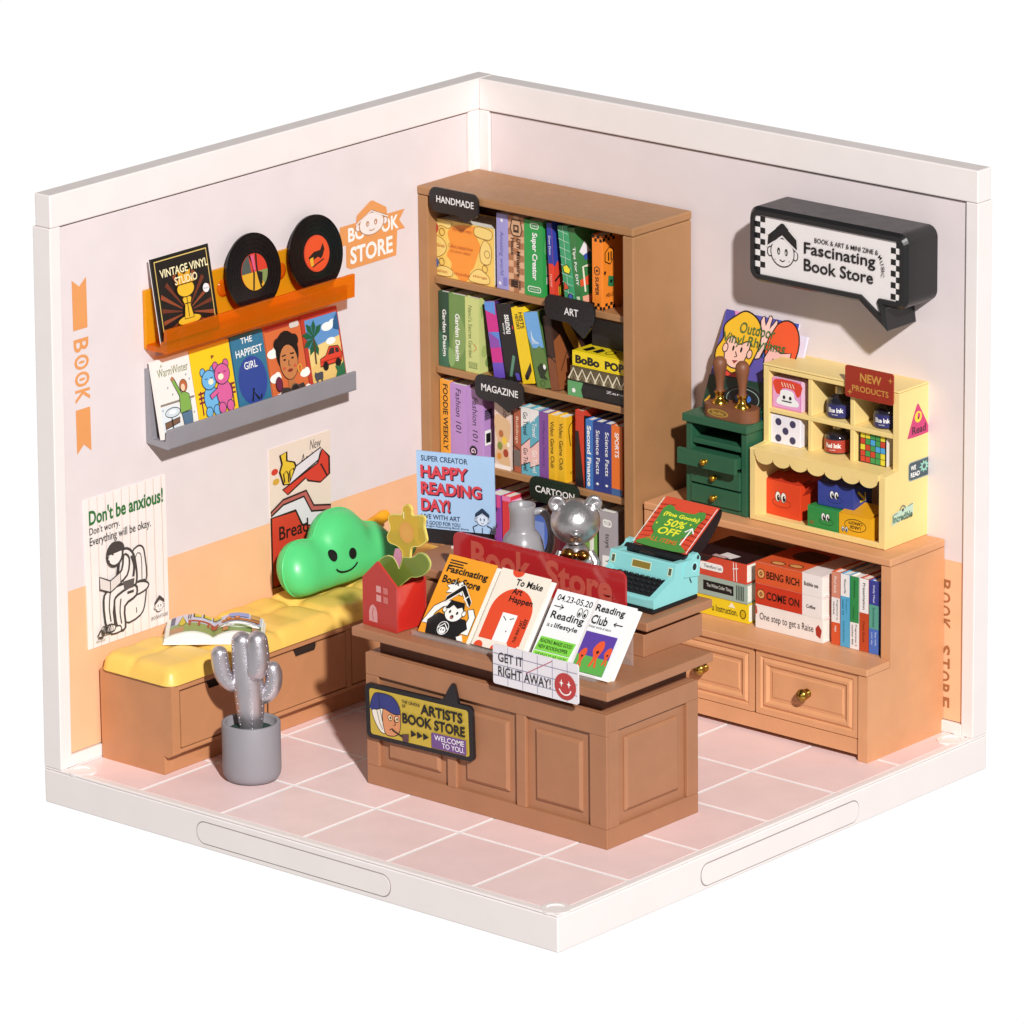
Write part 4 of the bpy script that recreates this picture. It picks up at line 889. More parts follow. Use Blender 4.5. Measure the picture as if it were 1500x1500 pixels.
def cloud():
    N, RG = 140, 16; mb = MB()
    for sg in (1, -1):
        vs = []; fs = []
        for i in range(N):
            a = 2*math.pi*i/N; r = rad(a)
            for j in range(1, RG+1):
                t = math.sin(math.pi/2*j/RG); y, z = CY + math.cos(a)*r*t, CZ + math.sin(a)*r*t
                vs.append((xlean(z) + sg*(puff(y, z) + 0.0), y, z))
        c0 = len(vs); vs.append((xlean(CZ) + sg*puff(CY, CZ), CY, CZ))
        for i in range(N):
            i2 = (i+1) % N; q = (c0, i*RG, i2*RG); fs.append(q if sg > 0 else q[::-1])
            for j in range(RG-1):
                q = (i*RG+j, i*RG+j+1, i2*RG+j+1, i2*RG+j); fs.append(q if sg > 0 else q[::-1])
        mb.add(vs, fs, GRN, True)
    seam = [(xlean(CZ + math.sin(2*math.pi*i/N)*rad(2*math.pi*i/N)), CY + math.cos(2*math.pi*i/N)*rad(2*math.pi*i/N), CZ + math.sin(2*math.pi*i/N)*rad(2*math.pi*i/N)) for i in range(N)]
    mb.tube(seam, .028, GRN, 8, closed=True)
    f = Fr(mb, (xlean(0), 0, 0), (0, 1, 0), (-0.0, 0, 1), lift=.012, warp=lambda a, b: xlean(b) - xlean(0) + puff(a, b))
    for y, z in ((-7.20, 3.36), (-6.60, 3.28)):
        f.ell(y, z, .125, .13, P('#0f1210', .3), 20)
    f.line([(-7.22, 3.06), (-7.12, 2.98), (-6.94, 2.93), (-6.74, 2.94), (-6.58, 3.0), (-6.50, 3.06)], .045, P('#0f1210', .3), 5)
    obj('cushion_body', mb, cl)
cloud()
bo = thing('bolster_cushion', 'small green bolster cushion with an orange yellow end behind the cloud cushion', 'cushion', (1.1, -4.8, 2.5))
m = MB(); m.tube([(1.0,-5.2,2.75),(1.05,-5.1,2.85),(1.1,-4.72,3.08)], [.34,.40,.40], GRN, 24); m.ball((1.35,-4.55,2.86),(.42,.5,.36),GRN); obj('cushion_body', m, bo)
m = MB(); m.tube([(0.86,-5.15,3.28),(0.88,-4.98,3.36),(0.90,-4.5,3.50),(0.91,-4.40,3.53)], [.12,.145,.145,.11], P('#eaa01c', .4), 24); obj('tip', m, bo)

ob = thing('open_book', 'open picture book with a drawing of a cafe, lying on the yellow seat', 'book', (1.75, -11.6, 2.46))
OU = Vector((0.759, 0.651, 0)); OV = Vector((-0.651, 0.759, 0)); OO = Vector((1.40, -12.50, 2.50)); OW, OH = 2.26, 1.42
def pg(a):      # page height over the cover, a across 0..1
    t = abs(a-0.5)*2
    return 0.06 + 0.19*math.sin(math.pi*min(1, t*1.0))**0.8*(1-0.35*t) + 0.02
def openbook():
    c = MB(); n = 32
    slab(c, OO + Vector((0,0,.03)), OU, OV, OW, OH, .04, K('#e6e2da')); obj('cover', c, ob, .01)
    p = MB(); PW = P('#f2ece0', .7, var=.03)
    top = []; bot = []
    for i in range(n+1):
        a = i/n; top.append((0.04 + a*(OW-0.08), pg(a))); 
    ring = []
    for b in (0.03, OH-0.03):
        ring.append([OO + OU*x + OV*b + Vector((0,0,.032+h)) for x, h in top]); ring.append([OO + OU*x + OV*b + Vector((0,0,.032)) for x, h in top])
    A, B, C, D = ring
    p.add(A+C, [(i, i+1, n+1+i+1, n+1+i) for i in range(n)], PW, True)
    p.add(A+B, [(n+1+i, n+1+i+1, i+1, i) for i in range(n)], PAGE); p.add(C+D, [(i, i+1, n+1+i+1, n+1+i) for i in range(n)], PAGE)
    p.add([A[0],B[0],C[0],D[0]], [(0,2,3,1)], PAGE); p.add([A[n],B[n],C[n],D[n]], [(0,1,3,2)], PAGE)
    W_, H_ = OW-.08, OH-.06
    f = Fr(p, OO + OU*.04 + OV*.03, OU, OV, lift=.036, warp=lambda a, b: pg(min(1,max(0,a/W_)))+.004)
    def strip(x0, x1, y0, y1, c): 
        k = max(1, int((x1-x0)/.07))
        for q in range(k): f.poly([(x0+(x1-x0)*q/k,y0),(x0+(x1-x0)*(q+1)/k,y0),(x0+(x1-x0)*(q+1)/k,y1),(x0+(x1-x0)*q/k,y1)], c); f.h -= .0012
        f.step()
    strip(.10,W_-.04,.12,H_-.02,'#c9cfe6'); strip(.10,W_-.04,.12,.72,'#8aa05a')
    strip(.10,.42,.12,.5,'#b98a5e'); strip(.10,.2,.75,1.3,'#58607a')
    L = '#3a2a22'
    f.out([(.28,.7),(.36,1.25),(.46,.72),(.38,.55)],'#cfc23a',L,.02)
    for x0, x1, y in ((.5,1.0,.78),(1.0,1.18,.74)): strip(x0,x1,y,y+.12,'#a8482c'); [f.line([(x,y),(x,y-.26)],.05,'#a8482c') for x in (x0+.04,x1-.04,(x0+x1)/2)]
    for x in (.62,.84,1.06): strip(x,x+.17,1.1,1.28,'#d5c63c'); f.line([(x,1.08),(x,1.32)],.03,L); f.line([(x,1.09),(x+.17,1.09)],.02,L)
    for x in (.5,.55): f.line([(x,.95),(x,1.25)],.02,L)
    strip(1.4,1.85,1.05,1.32,'#8f9fd6'); strip(1.25,2.1,.80,.95,'#b9733c'); f.line([(1.25,.80),(2.1,.80)],.02,L)
    strip(1.9,2.1,1.0,1.3,'#d9a55a'); f.line([(1.95,1.2),(2.1,1.2)],.02,L)
    for x in (1.4,1.6): f.out(circ(x,.98,.06,.09,12),'#d98a5a',L,.015)
    f.out([(1.2,.44),(1.4,.62),(1.7,.66),(2.05,.60),(2.12,.44),(1.9,.34),(1.5,.36)],'#f4f0ea',L,.02,3)
    f.text('Good morning, welcome',1.36,.52,2.02,.57,L,.01); f.text('to the bookstore',1.36,.43,1.8,.48,L,.01)
    strip(1.3,1.42,.12,.34,'#c4824a'); strip(1.95,2.1,.12,.34,'#b98a5e')
    obj('pages', p, ob)
openbook()

# ================= CACTUS =================
ca = thing('potted_cactus', 'silver cactus with studs in a round grey pot on the floor', 'potted plant', (4.1, -12.55, -0.03))
PX, PY = 4.10, -12.55
m = MB(); m.lathe(PX, PY, [(.50,-.03),(.58,.0),(.635,.09),(.655,.2),(.655,1.28),(.64,1.305),(.575,1.305),(.56,1.285),(.56,1.06),(0,1.06)], P('#8b888e', .55, var=.03, bump=.02), 56); obj('pot', m, ca)
m = MB(); m.lathe(PX, PY, [(.555,1.07),(.5,1.12),(.3,1.15),(0,1.17)], P('#1f4038', .9, bump=.6, bscale=20), 32); obj('soil', m, ca)
SIL = P('#c8c3c9', .36, .84, var=.06, bump=.12, bscale=9)
CR = Vector((.759,.651,0)); CF = Vector((.651,-.759,0))
def cp(a, h, d=0): return Vector((PX, PY, 0)) + CR*a + CF*d + Vector((0,0,h))
def limb(mb, pts, radii, studs=()):
    P3 = smooth_pts([tuple(cp(*p)) + (r,) for p, r in zip(pts, radii)], 6, False)
    # round ends
    p0, p1 = Vector(P3[0][:3]), Vector(P3[-1][:3]); t = (p1 - Vector(P3[-2][:3])).normalized(); r = P3[-1][3]
    line = [Vector(p[:3]) for p in P3]; rad_ = [p[3]*1.16 for p in P3]; r *= 1.16
    for k in range(1, 7):
        q = math.pi/2*k/6; line.append(p1 + t*r*math.sin(q)); rad_.append(max(.002, r*math.cos(q)))
    mb.tube(line, rad_, SIL, 24)
    for side, n in studs:
        for i in range(n):
            k = (len(line)-4)*(i+.5)/n; j = int(k); p = line[j].lerp(line[min(j+1, len(line)-1)], k-j); rr = rad_[j]
            tt = (line[min(j+1, len(line)-1)] - line[max(j-1,0)]).normalized(); sd = tt.cross(CF).normalized()
            dr = (CF*math.cos(math.radians(side)) + sd*math.sin(math.radians(side))).normalized()
            mb.ball(p + dr*rr*.985, .022, SIL, 8, 6)
m = MB()
limb(m, [(.0,1.08),(.0,1.5),(-.02,2.0),(-.06,2.45),(-.13,2.9),(-.16,3.15)], [.21,.26,.29,.28,.225,.20], ((8,22),(-58,16),(62,18)))
limb(m, [(.06,2.36,.14),(.14,2.50,.2),(.20,2.72,.22),(.20,3.0,.2),(.19,3.22,.18)], [.12,.19,.215,.215,.2], ((5,7),(60,7)))
limb(m, [(-.16,2.12),(-.42,2.18),(-.58,2.38),(-.64,2.64),(-.66,2.86)], [.12,.15,.165,.17,.165], ((0,9),(50,8)))
limb(m, [(.18,1.80),(.38,1.92),(.50,2.12),(.53,2.36),(.50,2.50)], [.12,.15,.165,.165,.16], ((0,9),(-40,8)))
obj('cactus', m, ca)

# ================= ON THE COUNTER =================
REDT = P('#c22a22', .2, var=.02, coat=.3); REDF = P('#b8352f', .35, var=.02, coat=.2)
ho = thing('house_vase', 'red acrylic house shaped vase holding a yellow acrylic flower', 'vase', (6.7, -10.7, 3.63), (0, 0, math.radians(-4)))
HX = Matrix.Translation((6.215, -11.13, 3.635)) @ Matrix.Rotation(math.radians(-4), 4, 'Z')
m = MB(HX)
gable = [(0,0),(1.06,0),(1.06,1.06),(.47,1.53),(0,1.08)]
m.prism([(x, 0, z) for x, z in gable], (0, .06, 0), REDF); m.prism([(x, .86, z) for x, z in gable], (0, .06, 0), REDF)
m.box(1.0, 1.055, .062, .858, 0.01, 1.05, REDT); m.box(0.005, .06, .062, .858, .01, 1.05, REDT); m.box(.06, 1.0, .062, .858, .01, .06, REDT)
f = Fr(m, (0,0,0), (1,0,0), (0,0,1)); PKW = '#d89a98'
f.poly([(.20,.12),(.46,.12),(.46,.34),(.42,.46),(.33,.52),(.24,.46),(.20,.34)], PKW); f.line([(.33,.16),(.30,.3),(.34,.44)], .03, '#b86a68')
for x in (.44,.66):
    for z in (.62,.83): f.rect(x, z, x+.15, z+.15, PKW if x < .5 else '#c8706c')
obj('house', m, ho, .012)
YA = acrylic('#f6e79a', '#d9bb40', .62); YE = P('#ead36a', .25); GA = acrylic('#d6e29a', '#80963f', .62)
FLO = [(7.31,6.51),(7.42,6.43),(7.44,6.29),(7.66,6.33),(7.8,6.29),(7.78,6.1),(7.83,5.91),(7.84,5.76),(7.66,5.62),(7.46,5.56),(7.38,5.47),(7.34,5.25),(7.16,5.22),(7.12,5.39),(6.98,5.49),(6.75,5.53),(6.69,5.66),(6.79,5.86),(6.74,6.05),(6.78,6.17),(6.98,6.22),(7.14,6.26),(7.18,6.43)]
LEAF = [(6.9,4.5),(6.69,4.76),(6.46,5.01),(6.52,5.13),(6.68,5.22),(6.86,5.21),(6.98,5.08),(7.04,4.98),(7.12,5.17),(7.18,5.28),(7.38,5.31),(7.50,5.36),(7.64,5.47),(7.82,5.45),(7.94,5.31),(7.91,5.14),(7.77,4.99),(7.55,4.89),(7.39,4.86),(7.19,4.70)]
m = MB(); pts = smooth_pts(FLO, 4); m.prism([(x, -10.83, z) for x, z in pts], (0, .06, 0), YA, mside=YE)
f = Fr(m, (0, -10.83, 0), (1,0,0), (0,0,1)); f.ell(7.27, 5.86, .21, .24, P('#d69a4a', .3)); f.ell(7.27, 5.86, .13, .15, P('#d8a04e', .3)); f.line([(7.20,6.32),(7.20,6.16)], .03, '#f3ecb0')
f.line([(a*.97+7.28*.03, b*.97+5.9*.03) for a, b in pts], .018, '#e8d878', closed=True)
obj('flower', m, ho)
m = MB(); pts = smooth_pts(LEAF, 4); m.prism([(x, -10.84, z) for x, z in pts], (0, .05, 0), GA, mside=P('#c3c96e', .3)); f = Fr(m, (0,-10.84,0),(1,0,0),(0,0,1)); f.line([(a*.975+7.2*.025, b*.975+5.05*.025) for a, b in pts], .015, '#b4bf6a', closed=True); obj('leaf', m, ho)
m = MB(); m.prism([(x, -10.82, z) for x, z in [(6.86,5.22),(6.92,5.42),(7.04,5.44),(7.12,5.3),(7.04,4.98)]], (0, .04, 0), P('#c98aa0', .3)); obj('petal', m, ho)

# --- three display books on the counter, leaning on a clear stand
BV = Vector((0, 1.10, 1.50)).normalized()
def d_k1(f):
    A = f.A
    for k, x1 in enumerate((.42,.36,.38)): f.line([(.07,A-.09-.045*k),(x1,A-.09-.045*k)], .022, GB)
    f.poly([(.20,.84),(.28,.88),(.34,.96),(.40,.90),(.50,.98),(.52,.88),(.60,.86),(.54,.80),(.58,.72),(.47,.74),(.42,.66),(.36,.74),(.24,.72),(.28,.80)], WHITE); f.line([(.20,.84),(.28,.88),(.34,.96),(.40,.90),(.50,.98),(.52,.88),(.60,.86),(.54,.80),(.58,.72),(.47,.74),(.42,.66),(.36,.74),(.24,.72),(.28,.80)], .014, GB, closed=True)
    f.text('Fascinating', .07, 1.02, .93, 1.17, GB, .03); f.text('Book Store', .07, .87, .86, 1.0, GB, .03)
    S = '#f6efe9'
    f.out([(.0,.16),(.12,.46),(.30,.60),(.44,.62),(.46,.54),(.30,.48),(.20,.36),(.14,.16)], S, GB, .016)
    f.out([(.84,.12),(.88,.4),(.80,.52),(.90,.56),(1.0,.44),(1.0,.12)], S, GB, .016)
    f.poly([(.16,.0),(.10,.22),(.26,.38),(.44,.36),(.66,.36),(.84,.36),(.94,.22),(.84,.12),(.82,.0)], GB)
    f.out(circ(.56,.44,.19,.17), S, GB, .016); f.out(circ(.36,.45,.04,.05,12), S, GB, .012); f.out(circ(.76,.45,.04,.05,12), S, GB, .012)
    f.poly([(.36,.46),(.42,.62),(.70,.62),(.76,.46),(.68,.54),(.6,.50),(.5,.55),(.44,.48)], GB)
    for x in (.48,.63): f.ell(x,.43,.022,.028,GB,10)
    f.ell(.555,.35,.035,.035,GB,12); f.ell(.55,.34,.02,.018,'#c9665a',8)
    f.out([(.30,.56),(.56,.80),(.82,.56),(.82,.66),(.58,.90),(.54,.90),(.30,.66)], GB, '#efe8e0', .012); f.line([(.34,.58),(.56,.79),(.78,.58)], .02, '#efe8e0'); f.line([(.66,.66),(.72,.74)],.02,WHITE)
    f.line(circ(.48,.14,.11,.11), .012, WHITE, closed=True); f.line([(.38,.13),(.48,.22),(.58,.13)], .02, WHITE); f.ell(.48,.10,.07,.06,WHITE,14); f.ell(.455,.11,.012,.02,GB,8); f.ell(.505,.11,.012,.02,GB,8)
    f.poly([(.8,.05),(.9,.1),(.96,.0),(.84,.0)], WHITE)
def d_k2(f):
    A = f.A; R = '#dd4a28'
    f.poly([(.08,.14),(.08,.62)] + circ(.5,.62,.42,.42,20,180,0) + [(.92,.14),(.66,.14),(.66,.62),(.36,.62),(.36,.14)], R)
    f.poly([(.36,.14),(.66,.14),(.66,.62),(.36,.62)], '#f3efee')
    f.poly(circ(.35,A,.12,.1,14,180,360), R)
    f.line([(.40,.56),(.48,.5)], .014, GB); f.line([(.62,.56),(.54,.53)], .014, GB); f.ell(.56,.33,.012,.014,GB,8)
    for x in (.14,.48): f.poly(circ(x,0,.09,.09,14,0,180), R)
    f.poly([(.78,.0),(.90,.14),(.68,.14)], R); f.poly(circ(.8,.06,.06,.06,14), R)
    f.text('To Make',.38,A-.23,.93,A-.12,GB,.02); f.text('Art',.38,A-.38,.58,A-.27,GB,.02); f.text('Happen',.38,A-.54,.86,A-.41,GB,.02)
    g = f.sub(.72,.18,90); g.text('THIS WAY ART',0,-.1,.38,-.04,GB); g.text('EXIT',.26,-.18,.42,-.11,GB,.02)
def d_k3(f):
    A = f.A
    f.rect(0,0,1,A,'#f1eef0'); f.poly([(.5,0),(.53,0),(.53,A),(.5,A)], '#e2dcdc')
    f.text('04.23-05.20',.04,A-.11,.48,A-.045,GB,.01); f.line([(.04,A-.17),(.16,A-.17)],.01,GB); f.line([(.12,A-.145),(.16,A-.17),(.12,A-.195)],.01,GB)
    for x in (.37,.44): f.out(circ(x,A-.18,.026,.045),WHITE,GB,.008); f.ell(x,A-.195,.014,.02,GB,10)
    f.text('Reading',.05,A-.32,.46,A-.22,GB,.015); f.text('is a',.05,A-.385,.12,A-.345,GB,.005); f.text('lifestyle',.14,A-.40,.43,A-.335,GB,.015)
    f.poly([(.02,.14),(.46,.14),(.48,.28),(.04,.28)],'#7fd148'); f.rect(.02,.06,.46,.13,'#8fe052')
    f.text('READING MAKES GOOD',.05,.22,.45,.26,'#1d3a16',.02); f.text('NEW BOOKSHOPPER',.05,.16,.42,.20,'#1d3a16',.02); f.text('WE READ SO WE LIVE BY',.05,.08,.44,.115,'#1d3a16',.01); f.text('Every page we share',.05,.015,.4,.045,GB)
    f.text('Reading',.54,A-.14,.90,A-.05,GB,.015); f.text('Club',.54,A-.25,.74,A-.16,GB,.015); f.line([(.82,A-.21),(.93,A-.21)],.008,GB); f.line([(.85,A-.19),(.82,A-.21),(.85,A-.23)],.008,GB)
    f.text('Artists\' words of nature',.54,A-.29,.82,A-.265,GB)
    f.rect(.54,.03,.93,.44,'#5a3f9c'); f.rect(.54,.03,.93,.20,'#5da84c'); R = '#e2562f'
    for x, y, s in ((.60,.14,1.0),(.76,.19,1.4),(.89,.2,.95)):
        f.poly([(x-.03*s,y-.06*s),(x-.015*s,y),(x-.04*s,y+.06*s),(x-.01*s,y+.12*s),(x+.03*s,y+.13*s),(x+.045*s,y+.08*s),(x+.02*s,y),(x+.035*s,y-.06*s),(x+.015*s,y-.06*s),(x+.005*s,y-.01*s),(x-.01*s,y-.06*s)], R, 3)
        f.poly([(x-.01*s,y+.05*s),(x+.01*s,y+.06*s),(x+.02*s,y+.05*s),(x+.005*s,y+.03*s)], '#3a1a1a')
G6 = 'display books leaning on the counter'
book('orange Fascinating Book Store book with a child under a book roof', (7.66, -10.95, 3.72), (1,0,0), BV, 1.37, 1.85, .24, '#eb9c28', d_k1, group=G6, back='#efe9e2', spinec='#eb9c28')
book('cream To Make Art Happen book with a red arch', (9.20, -10.95, 3.74), (1,0,0), BV, 1.38, 1.82, .24, '#ece1d2', d_k2, group=G6, back='#efe9e2')
book('white double page Reading Club book with a purple and green picture', (10.82, -10.95, 3.67), (1,0,0), BV, 2.22, 1.72, .22, '#f3efec', d_k3, group=G6)
CLR = acrylic('#f7f4f3', '#e8e4e2', .15, .05)
st = thing('book_stand', 'clear plastic stand carrying the three leaning books', 'stand', (10.3, -10.3, 3.63))
m = MB(); nb = Vector((1,0,0)).cross(BV)
o_ = Vector((7.6, -10.95, 3.70)) - nb*.27
slab(m, o_, (1,0,0), BV, 5.2, 1.5, .04, CLR); obj('back_plate', m, st)
m = MB(); m.box(7.6, 12.8, -11.06, -10.7, 3.64, 3.665, CLR); m.box(7.6, 12.8, -11.09, -11.06, 3.64, 3.76, CLR); obj('lip', m, st)
m = MB(); m.box(7.7, 12.7, -9.72, -9.66, 3.64, 4.7, CLR); obj('leg', m, st)
# --- card and signs on the counter
mb = MB(); mb.prism([(x, -11.475, z) for x, z in rrect(10.28, 3.21, 12.68, 4.11, .06)], (0, .03, 0), K('#e4dfe4')); f = Fr(mb, (10.28, -11.475, 3.21), (1,0,0), (0,0,1), lift=.003)
for x in (.42,.84,1.26,1.68,2.1): f.line([(x,.02),(x,.88)],.012,'#8a86a0')
for z in (.2,.45,.7): f.line([(.02,z),(2.38,z)],.012,'#8a86a0')
f.line([(.95,.42),(1.68,.84)],.018,'#b8556a')
f.text('GET IT',.16,.53,.86,.74,'#2c2830',.01); f.text('RIGHT AWAY!',.16,.21,1.64,.43,'#2c2830',.01)
f.ell(2.05,.35,.3,.3,'#b83a3a',28)
for x in (1.94,2.15):
    f.poly([(x,.50),(x+.018,.43),(x+.06,.41),(x+.018,.39),(x,.32),(x-.018,.39),(x-.06,.41),(x-.018,.43)], WHITE)
f.line([(1.88,.27),(1.95,.19),(2.05,.16),(2.16,.2),(2.21,.28)],.03,WHITE,4)
tag(obj('counter_card', mb, None), 'white grid card reading GET IT RIGHT AWAY! on the counter edge', 'card')
mb = MB(); BLK = P('#1d1a1d', .4, var=.02)
shape = rrect(6.40, 1.14, 9.52, 2.40, .12, 5)
i = [k for k, q in enumerate(shape) if abs(q[1]-2.40) < 1e-6]
shape = shape[:i[0]+1] + [(9.12,2.40),(9.02,2.80),(8.95,2.83),(8.86,2.70),(8.76,2.50),(8.60,2.40)] + shape[i[0]+1:]
xf = Matrix.Translation((7.96, -11.30, 1.75)) @ Matrix.Rotation(math.radians(-1.5), 4, 'Y') @ Matrix.Translation((-7.96, 11.30, -1.75))
mb.xf = xf; mb.prism([(x, -11.30, z) for x, z in shape], (0, .085, 0), BLK)
f = Fr(mb, (6.53, -11.30, 1.24), (1,0,0), (0,0,1)); f.poly(rrect(0,0,2.88,1.06,.07),'#c2a63c'); NV = '#2f3677'
f.out([(.30,.10),(.12,.34),(.06,.62),(.34,.66),(.5,.5),(.46,.12)],'#e8e0d2',GB,.018,3); f.line([(.2,.6),(.28,.3),(.36,.16)],.014,GB); f.line([(.3,.62),(.36,.36),(.42,.2)],.014,GB)
f.out([(.42,.12),(.40,.66),(.86,.68),(.90,.44),(.84,.16),(.64,.06)],'#d58e62',GB,.018,3)
f.out([(.02,.64),(.14,.94),(.34,1.0),(.66,.98),(.84,.84),(.9,.62),(.7,.58),(.4,.66),(.2,.60)],NV,GB,.018,3); f.line([(.3,.66),(.28,.98)],.014,GB); f.poly([(-.02,.62),(.12,.70),(.10,.56)],NV)
for x in (.60,.80): f.out(circ(x,.48,.065,.07,16),'#e9c9a0',GB,.014); f.ell(x+.01,.48,.025,.03,GB,10)
f.line([(.72,.46),(.76,.34),(.70,.32)],.016,GB); f.line([(.58,.20),(.66,.24),(.72,.2)],.02,GB)
f.line([(.66,.21),(.98,.10)],.035,GB); f.out([(.94,.16),(1.14,.20),(1.12,.0),(.98,.0)],'#5a3a42',GB,.014)
f.text('THE CRADLE',.98,.90,1.50,.97,GB,.01); f.text('OF',.98,.80,1.08,.87,GB,.01); f.text('ARTISTS',1.52,.74,2.74,.98,GB,.03); f.text('BOOK STORE',.98,.44,2.80,.68,GB,.03)
for x in (1.22,1.40,1.58): f.poly([(x,.16),(x+.16,.24),(x,.32)],GB)
f.rect(1.82,.03,2.82,.38,'#6c4a86'); f.text('WELCOME',1.90,.22,2.76,.34,'#ece6ee',.01); f.text('TO YOU.',2.12,.07,2.76,.19,'#ece6ee',.01)
mb.xf = None
tag(obj('hanging_sign', mb, None, .006), 'black framed yellow ARTISTS BOOK STORE sign on the counter front', 'sign')
RA = P('#b3262a', .12, var=.03, coat=.5); RL = P('#c2584a', .3)
mb = MB(); mb.prism([(x, -9.08, z) for x, z in rrect(7.08, 4.465, 12.0, 5.44, .18)], (0, .06, 0), RA)
f = Fr(mb, (7.08, -9.08, 4.46), (1,0,0), (0,0,1), lift=.003)
f.text('Book', .52, .18, 2.26, .86, RL, .035); f.text('Store', 2.66, .18, 4.56, .86, RL, .035)
tag(obj('counter_sign', mb, None, .01), 'red acrylic Book Store sign standing along the counter tier', 'sign')
# --- blue greeting board
gb = thing('greeting_board', 'light blue HAPPY READING DAY! board on a black stand', 'board', (6.2, -7.85, 4.46))
BL_, BR_, TL_ = Vector((5.02,-7.93,4.85)), Vector((6.76,-7.29,4.85)), Vector((5.23,-7.90,6.65))
gu = (BR_-BL_); gw = gu.length; gu.normalize(); gv = (TL_-BL_); gv = (gv - gu*gv.dot(gu)); gh = gv.length; gv.normalize()
m = MB(); slab(m, BL_, gu, gv, gw, gh, .04, K('#a5c4e6')); f = Fr(m, BL_ + gu*0, gu*gw, gv*gw); A = gh/gw
NV = '#23354e'
f.text('SUPER CREATOR',.06,A-.12,.66,A-.05,NV,.015)
for t_, x1, y0, y1 in (('HAPPY',.66,A-.33,A-.17),('READING',.83,A-.54,A-.38),('DAY!',.42,A-.75,A-.59)):
    f.text(t_,.05+.014,y0-.014,x1+.014,y1-.014,'#2a1f38',.04); f.text(t_,.05,y0,x1,y1,'#d0404c',.035)
f.text('LIVE WITH ART',.05,A-.85,.55,A-.79,NV,.01); f.text("IT'S GOOD FOR YOU",.06,A-.92,.55,A-.87,NV,.01); f.text('Copyright Fascinating Book Store',.03,.015,.66,.045,NV,.005)
face(f,.84,.10,.16,'#23354e','#23354e','#cfdcf0'); f.line([(.74,.0),(.72,.08),(.78,.11)],.012,NV); f.line([(.94,.0),(.96,.08),(.9,.11)],.012,NV); f.line([(.84,.0),(.84,.08)],.008,NV)
obj('board', m, gb)
m = MB(); n_ = gu.cross(gv); slab(m, BL_ - n_*.045 - gv*.36 - gu*.02, gu, gv, gw*.98, gh*.7, .06, BLK); obj('back_stand', m, gb)
m = MB(); q_ = BL_ + gu*.86 - n_*.0; m.box(q_.x, q_.x+.16, q_.y-.1, q_.y+.06, 4.462, 4.51, WH); obj('foot', m, gb)
# --- jug and bear
JG = P('#949195', .3, var=.03, coat=.2)
ju = thing('grey_jug', 'glossy grey jug with one handle on the counter tier', 'jug', (8.42, -8.3, 4.46))
m = MB(); m.lathe(8.42, -8.3, [(.30,4.462),(.40,4.55),(.465,4.80),(.48,5.05),(.455,5.25),(.39,5.41),(.31,5.50),(.28,5.55),(.275,5.7),(.28,5.95),(.30,6.1),(.29,6.12),(.255,6.1),(.24,5.9),(.235,5.5),(0,5.45)], JG, 40); obj('jug_body', m, ju)
m = MB(); jh = [cp(0,0)]*0
for a, h in ((.24,5.93),(.42,5.95),(.56,5.80),(.63,5.5),(.62,5.2),(.54,4.98),(.42,4.88)): jh.append((8.42+.759*a, -8.3+.651*a, h))
m.tube(smooth_pts(jh, 5, False), .085, JG, 14); obj('handle', m, ju)
be2 = thing('bear_figurine', 'silver teddy bear figurine with a golden bow on the counter tier', 'figurine', (9.95, -8.3, 4.46))
S2 = P('#c2bec0', .32, .88, var=.05, bump=.25, bscale=9); BG = P('#b07a3a', .25, 1.0)
BX, BY = 9.95, -8.3
def bp_(a, h, d=0): return Vector((BX, BY, 0)) + CR*a + CF*d + Vector((0,0,h))
m = MB(); m.ball(bp_(0,5.02), (.38,.38,.56), S2, 28, 18); m.ball(bp_(0,6.02), (.55,.55,.51), S2, 32, 20)
for s_ in (-1, 1):
    m.ball(bp_(.30*s_, 4.72, .28), (.2,.2,.24), S2); m.tube([bp_(.3*s_,5.3),bp_(.42*s_,5.1,.1),bp_(.40*s_,4.85,.22)], [.12,.13,.11], S2, 14)
m.ball(bp_(0,5.90,.50), (.13,.13,.09), S2)
obj('bear_body', m, be2)
for s_ in (-1, 1):
    m = MB(); ax = Matrix.Translation(bp_(.40*s_, 6.44, .05)) @ CF.to_track_quat('Z','Y').to_matrix().to_4x4()
    m.lathe(0,0,[(.02,-.06),(.14,-.06),(.19,-.02),(.19,.03),(.15,.08),(.10,.05),(0,.02)], S2, 24, True, ax); obj('ear', m, be2)
m = MB(); m.ball(bp_(-.17,5.40,.38), (.17,.14,.12), BG, 16, 10); m.ball(bp_(.15,5.36,.38), (.17,.14,.12), BG, 16, 10); m.ball(bp_(0,5.38,.44), .07, BG, 12, 8)
obj('bow', m, be2)
# --- typewriter
TQ = P('#8ad0d0', .35, var=.02); TK = P('#17191c', .45); TG = P('#8a7430', .4)
tw = thing('typewriter', 'turquoise typewriter with a sheet of paper in the carriage', 'typewriter', (11.5, -7.9, 4.46))
TX0, TX1 = 10.58, 12.42
m = MB(); m.box(TX0-.0, TX1, -8.66, -7.12, 4.465, 4.56, TK); obj('foot_plate', m, tw, .02)
side = [(-8.64,4.575),(-7.12,4.575),(-7.12,5.30),(-7.45,5.40),(-7.86,5.42),(-7.95,5.10),(-8.52,4.84),(-8.64,4.80)]
m = MB()
for a, b_ in ((TX0, TX0+.16), (TX1-.16, TX1)): m.prism([(a, y, z) for y, z in side], (b_-a, 0, 0), TQ)
m.prism([(TX0+.161, y, z) for y, z in [(-8.64,4.575),(-8.36,4.575),(-8.38,4.72),(-8.52,4.80),(-8.64,4.78)]], (TX1-TX0-.322, 0, 0), TQ)
m.prism([(TX0+.161, y, z) for y, z in [(-8.02,4.575),(-7.12,4.575),(-7.12,5.10),(-7.62,5.16),(-7.66,5.38),(-7.86,5.415),(-7.96,5.08)]], (TX1-TX0-.322, 0, 0), TQ)
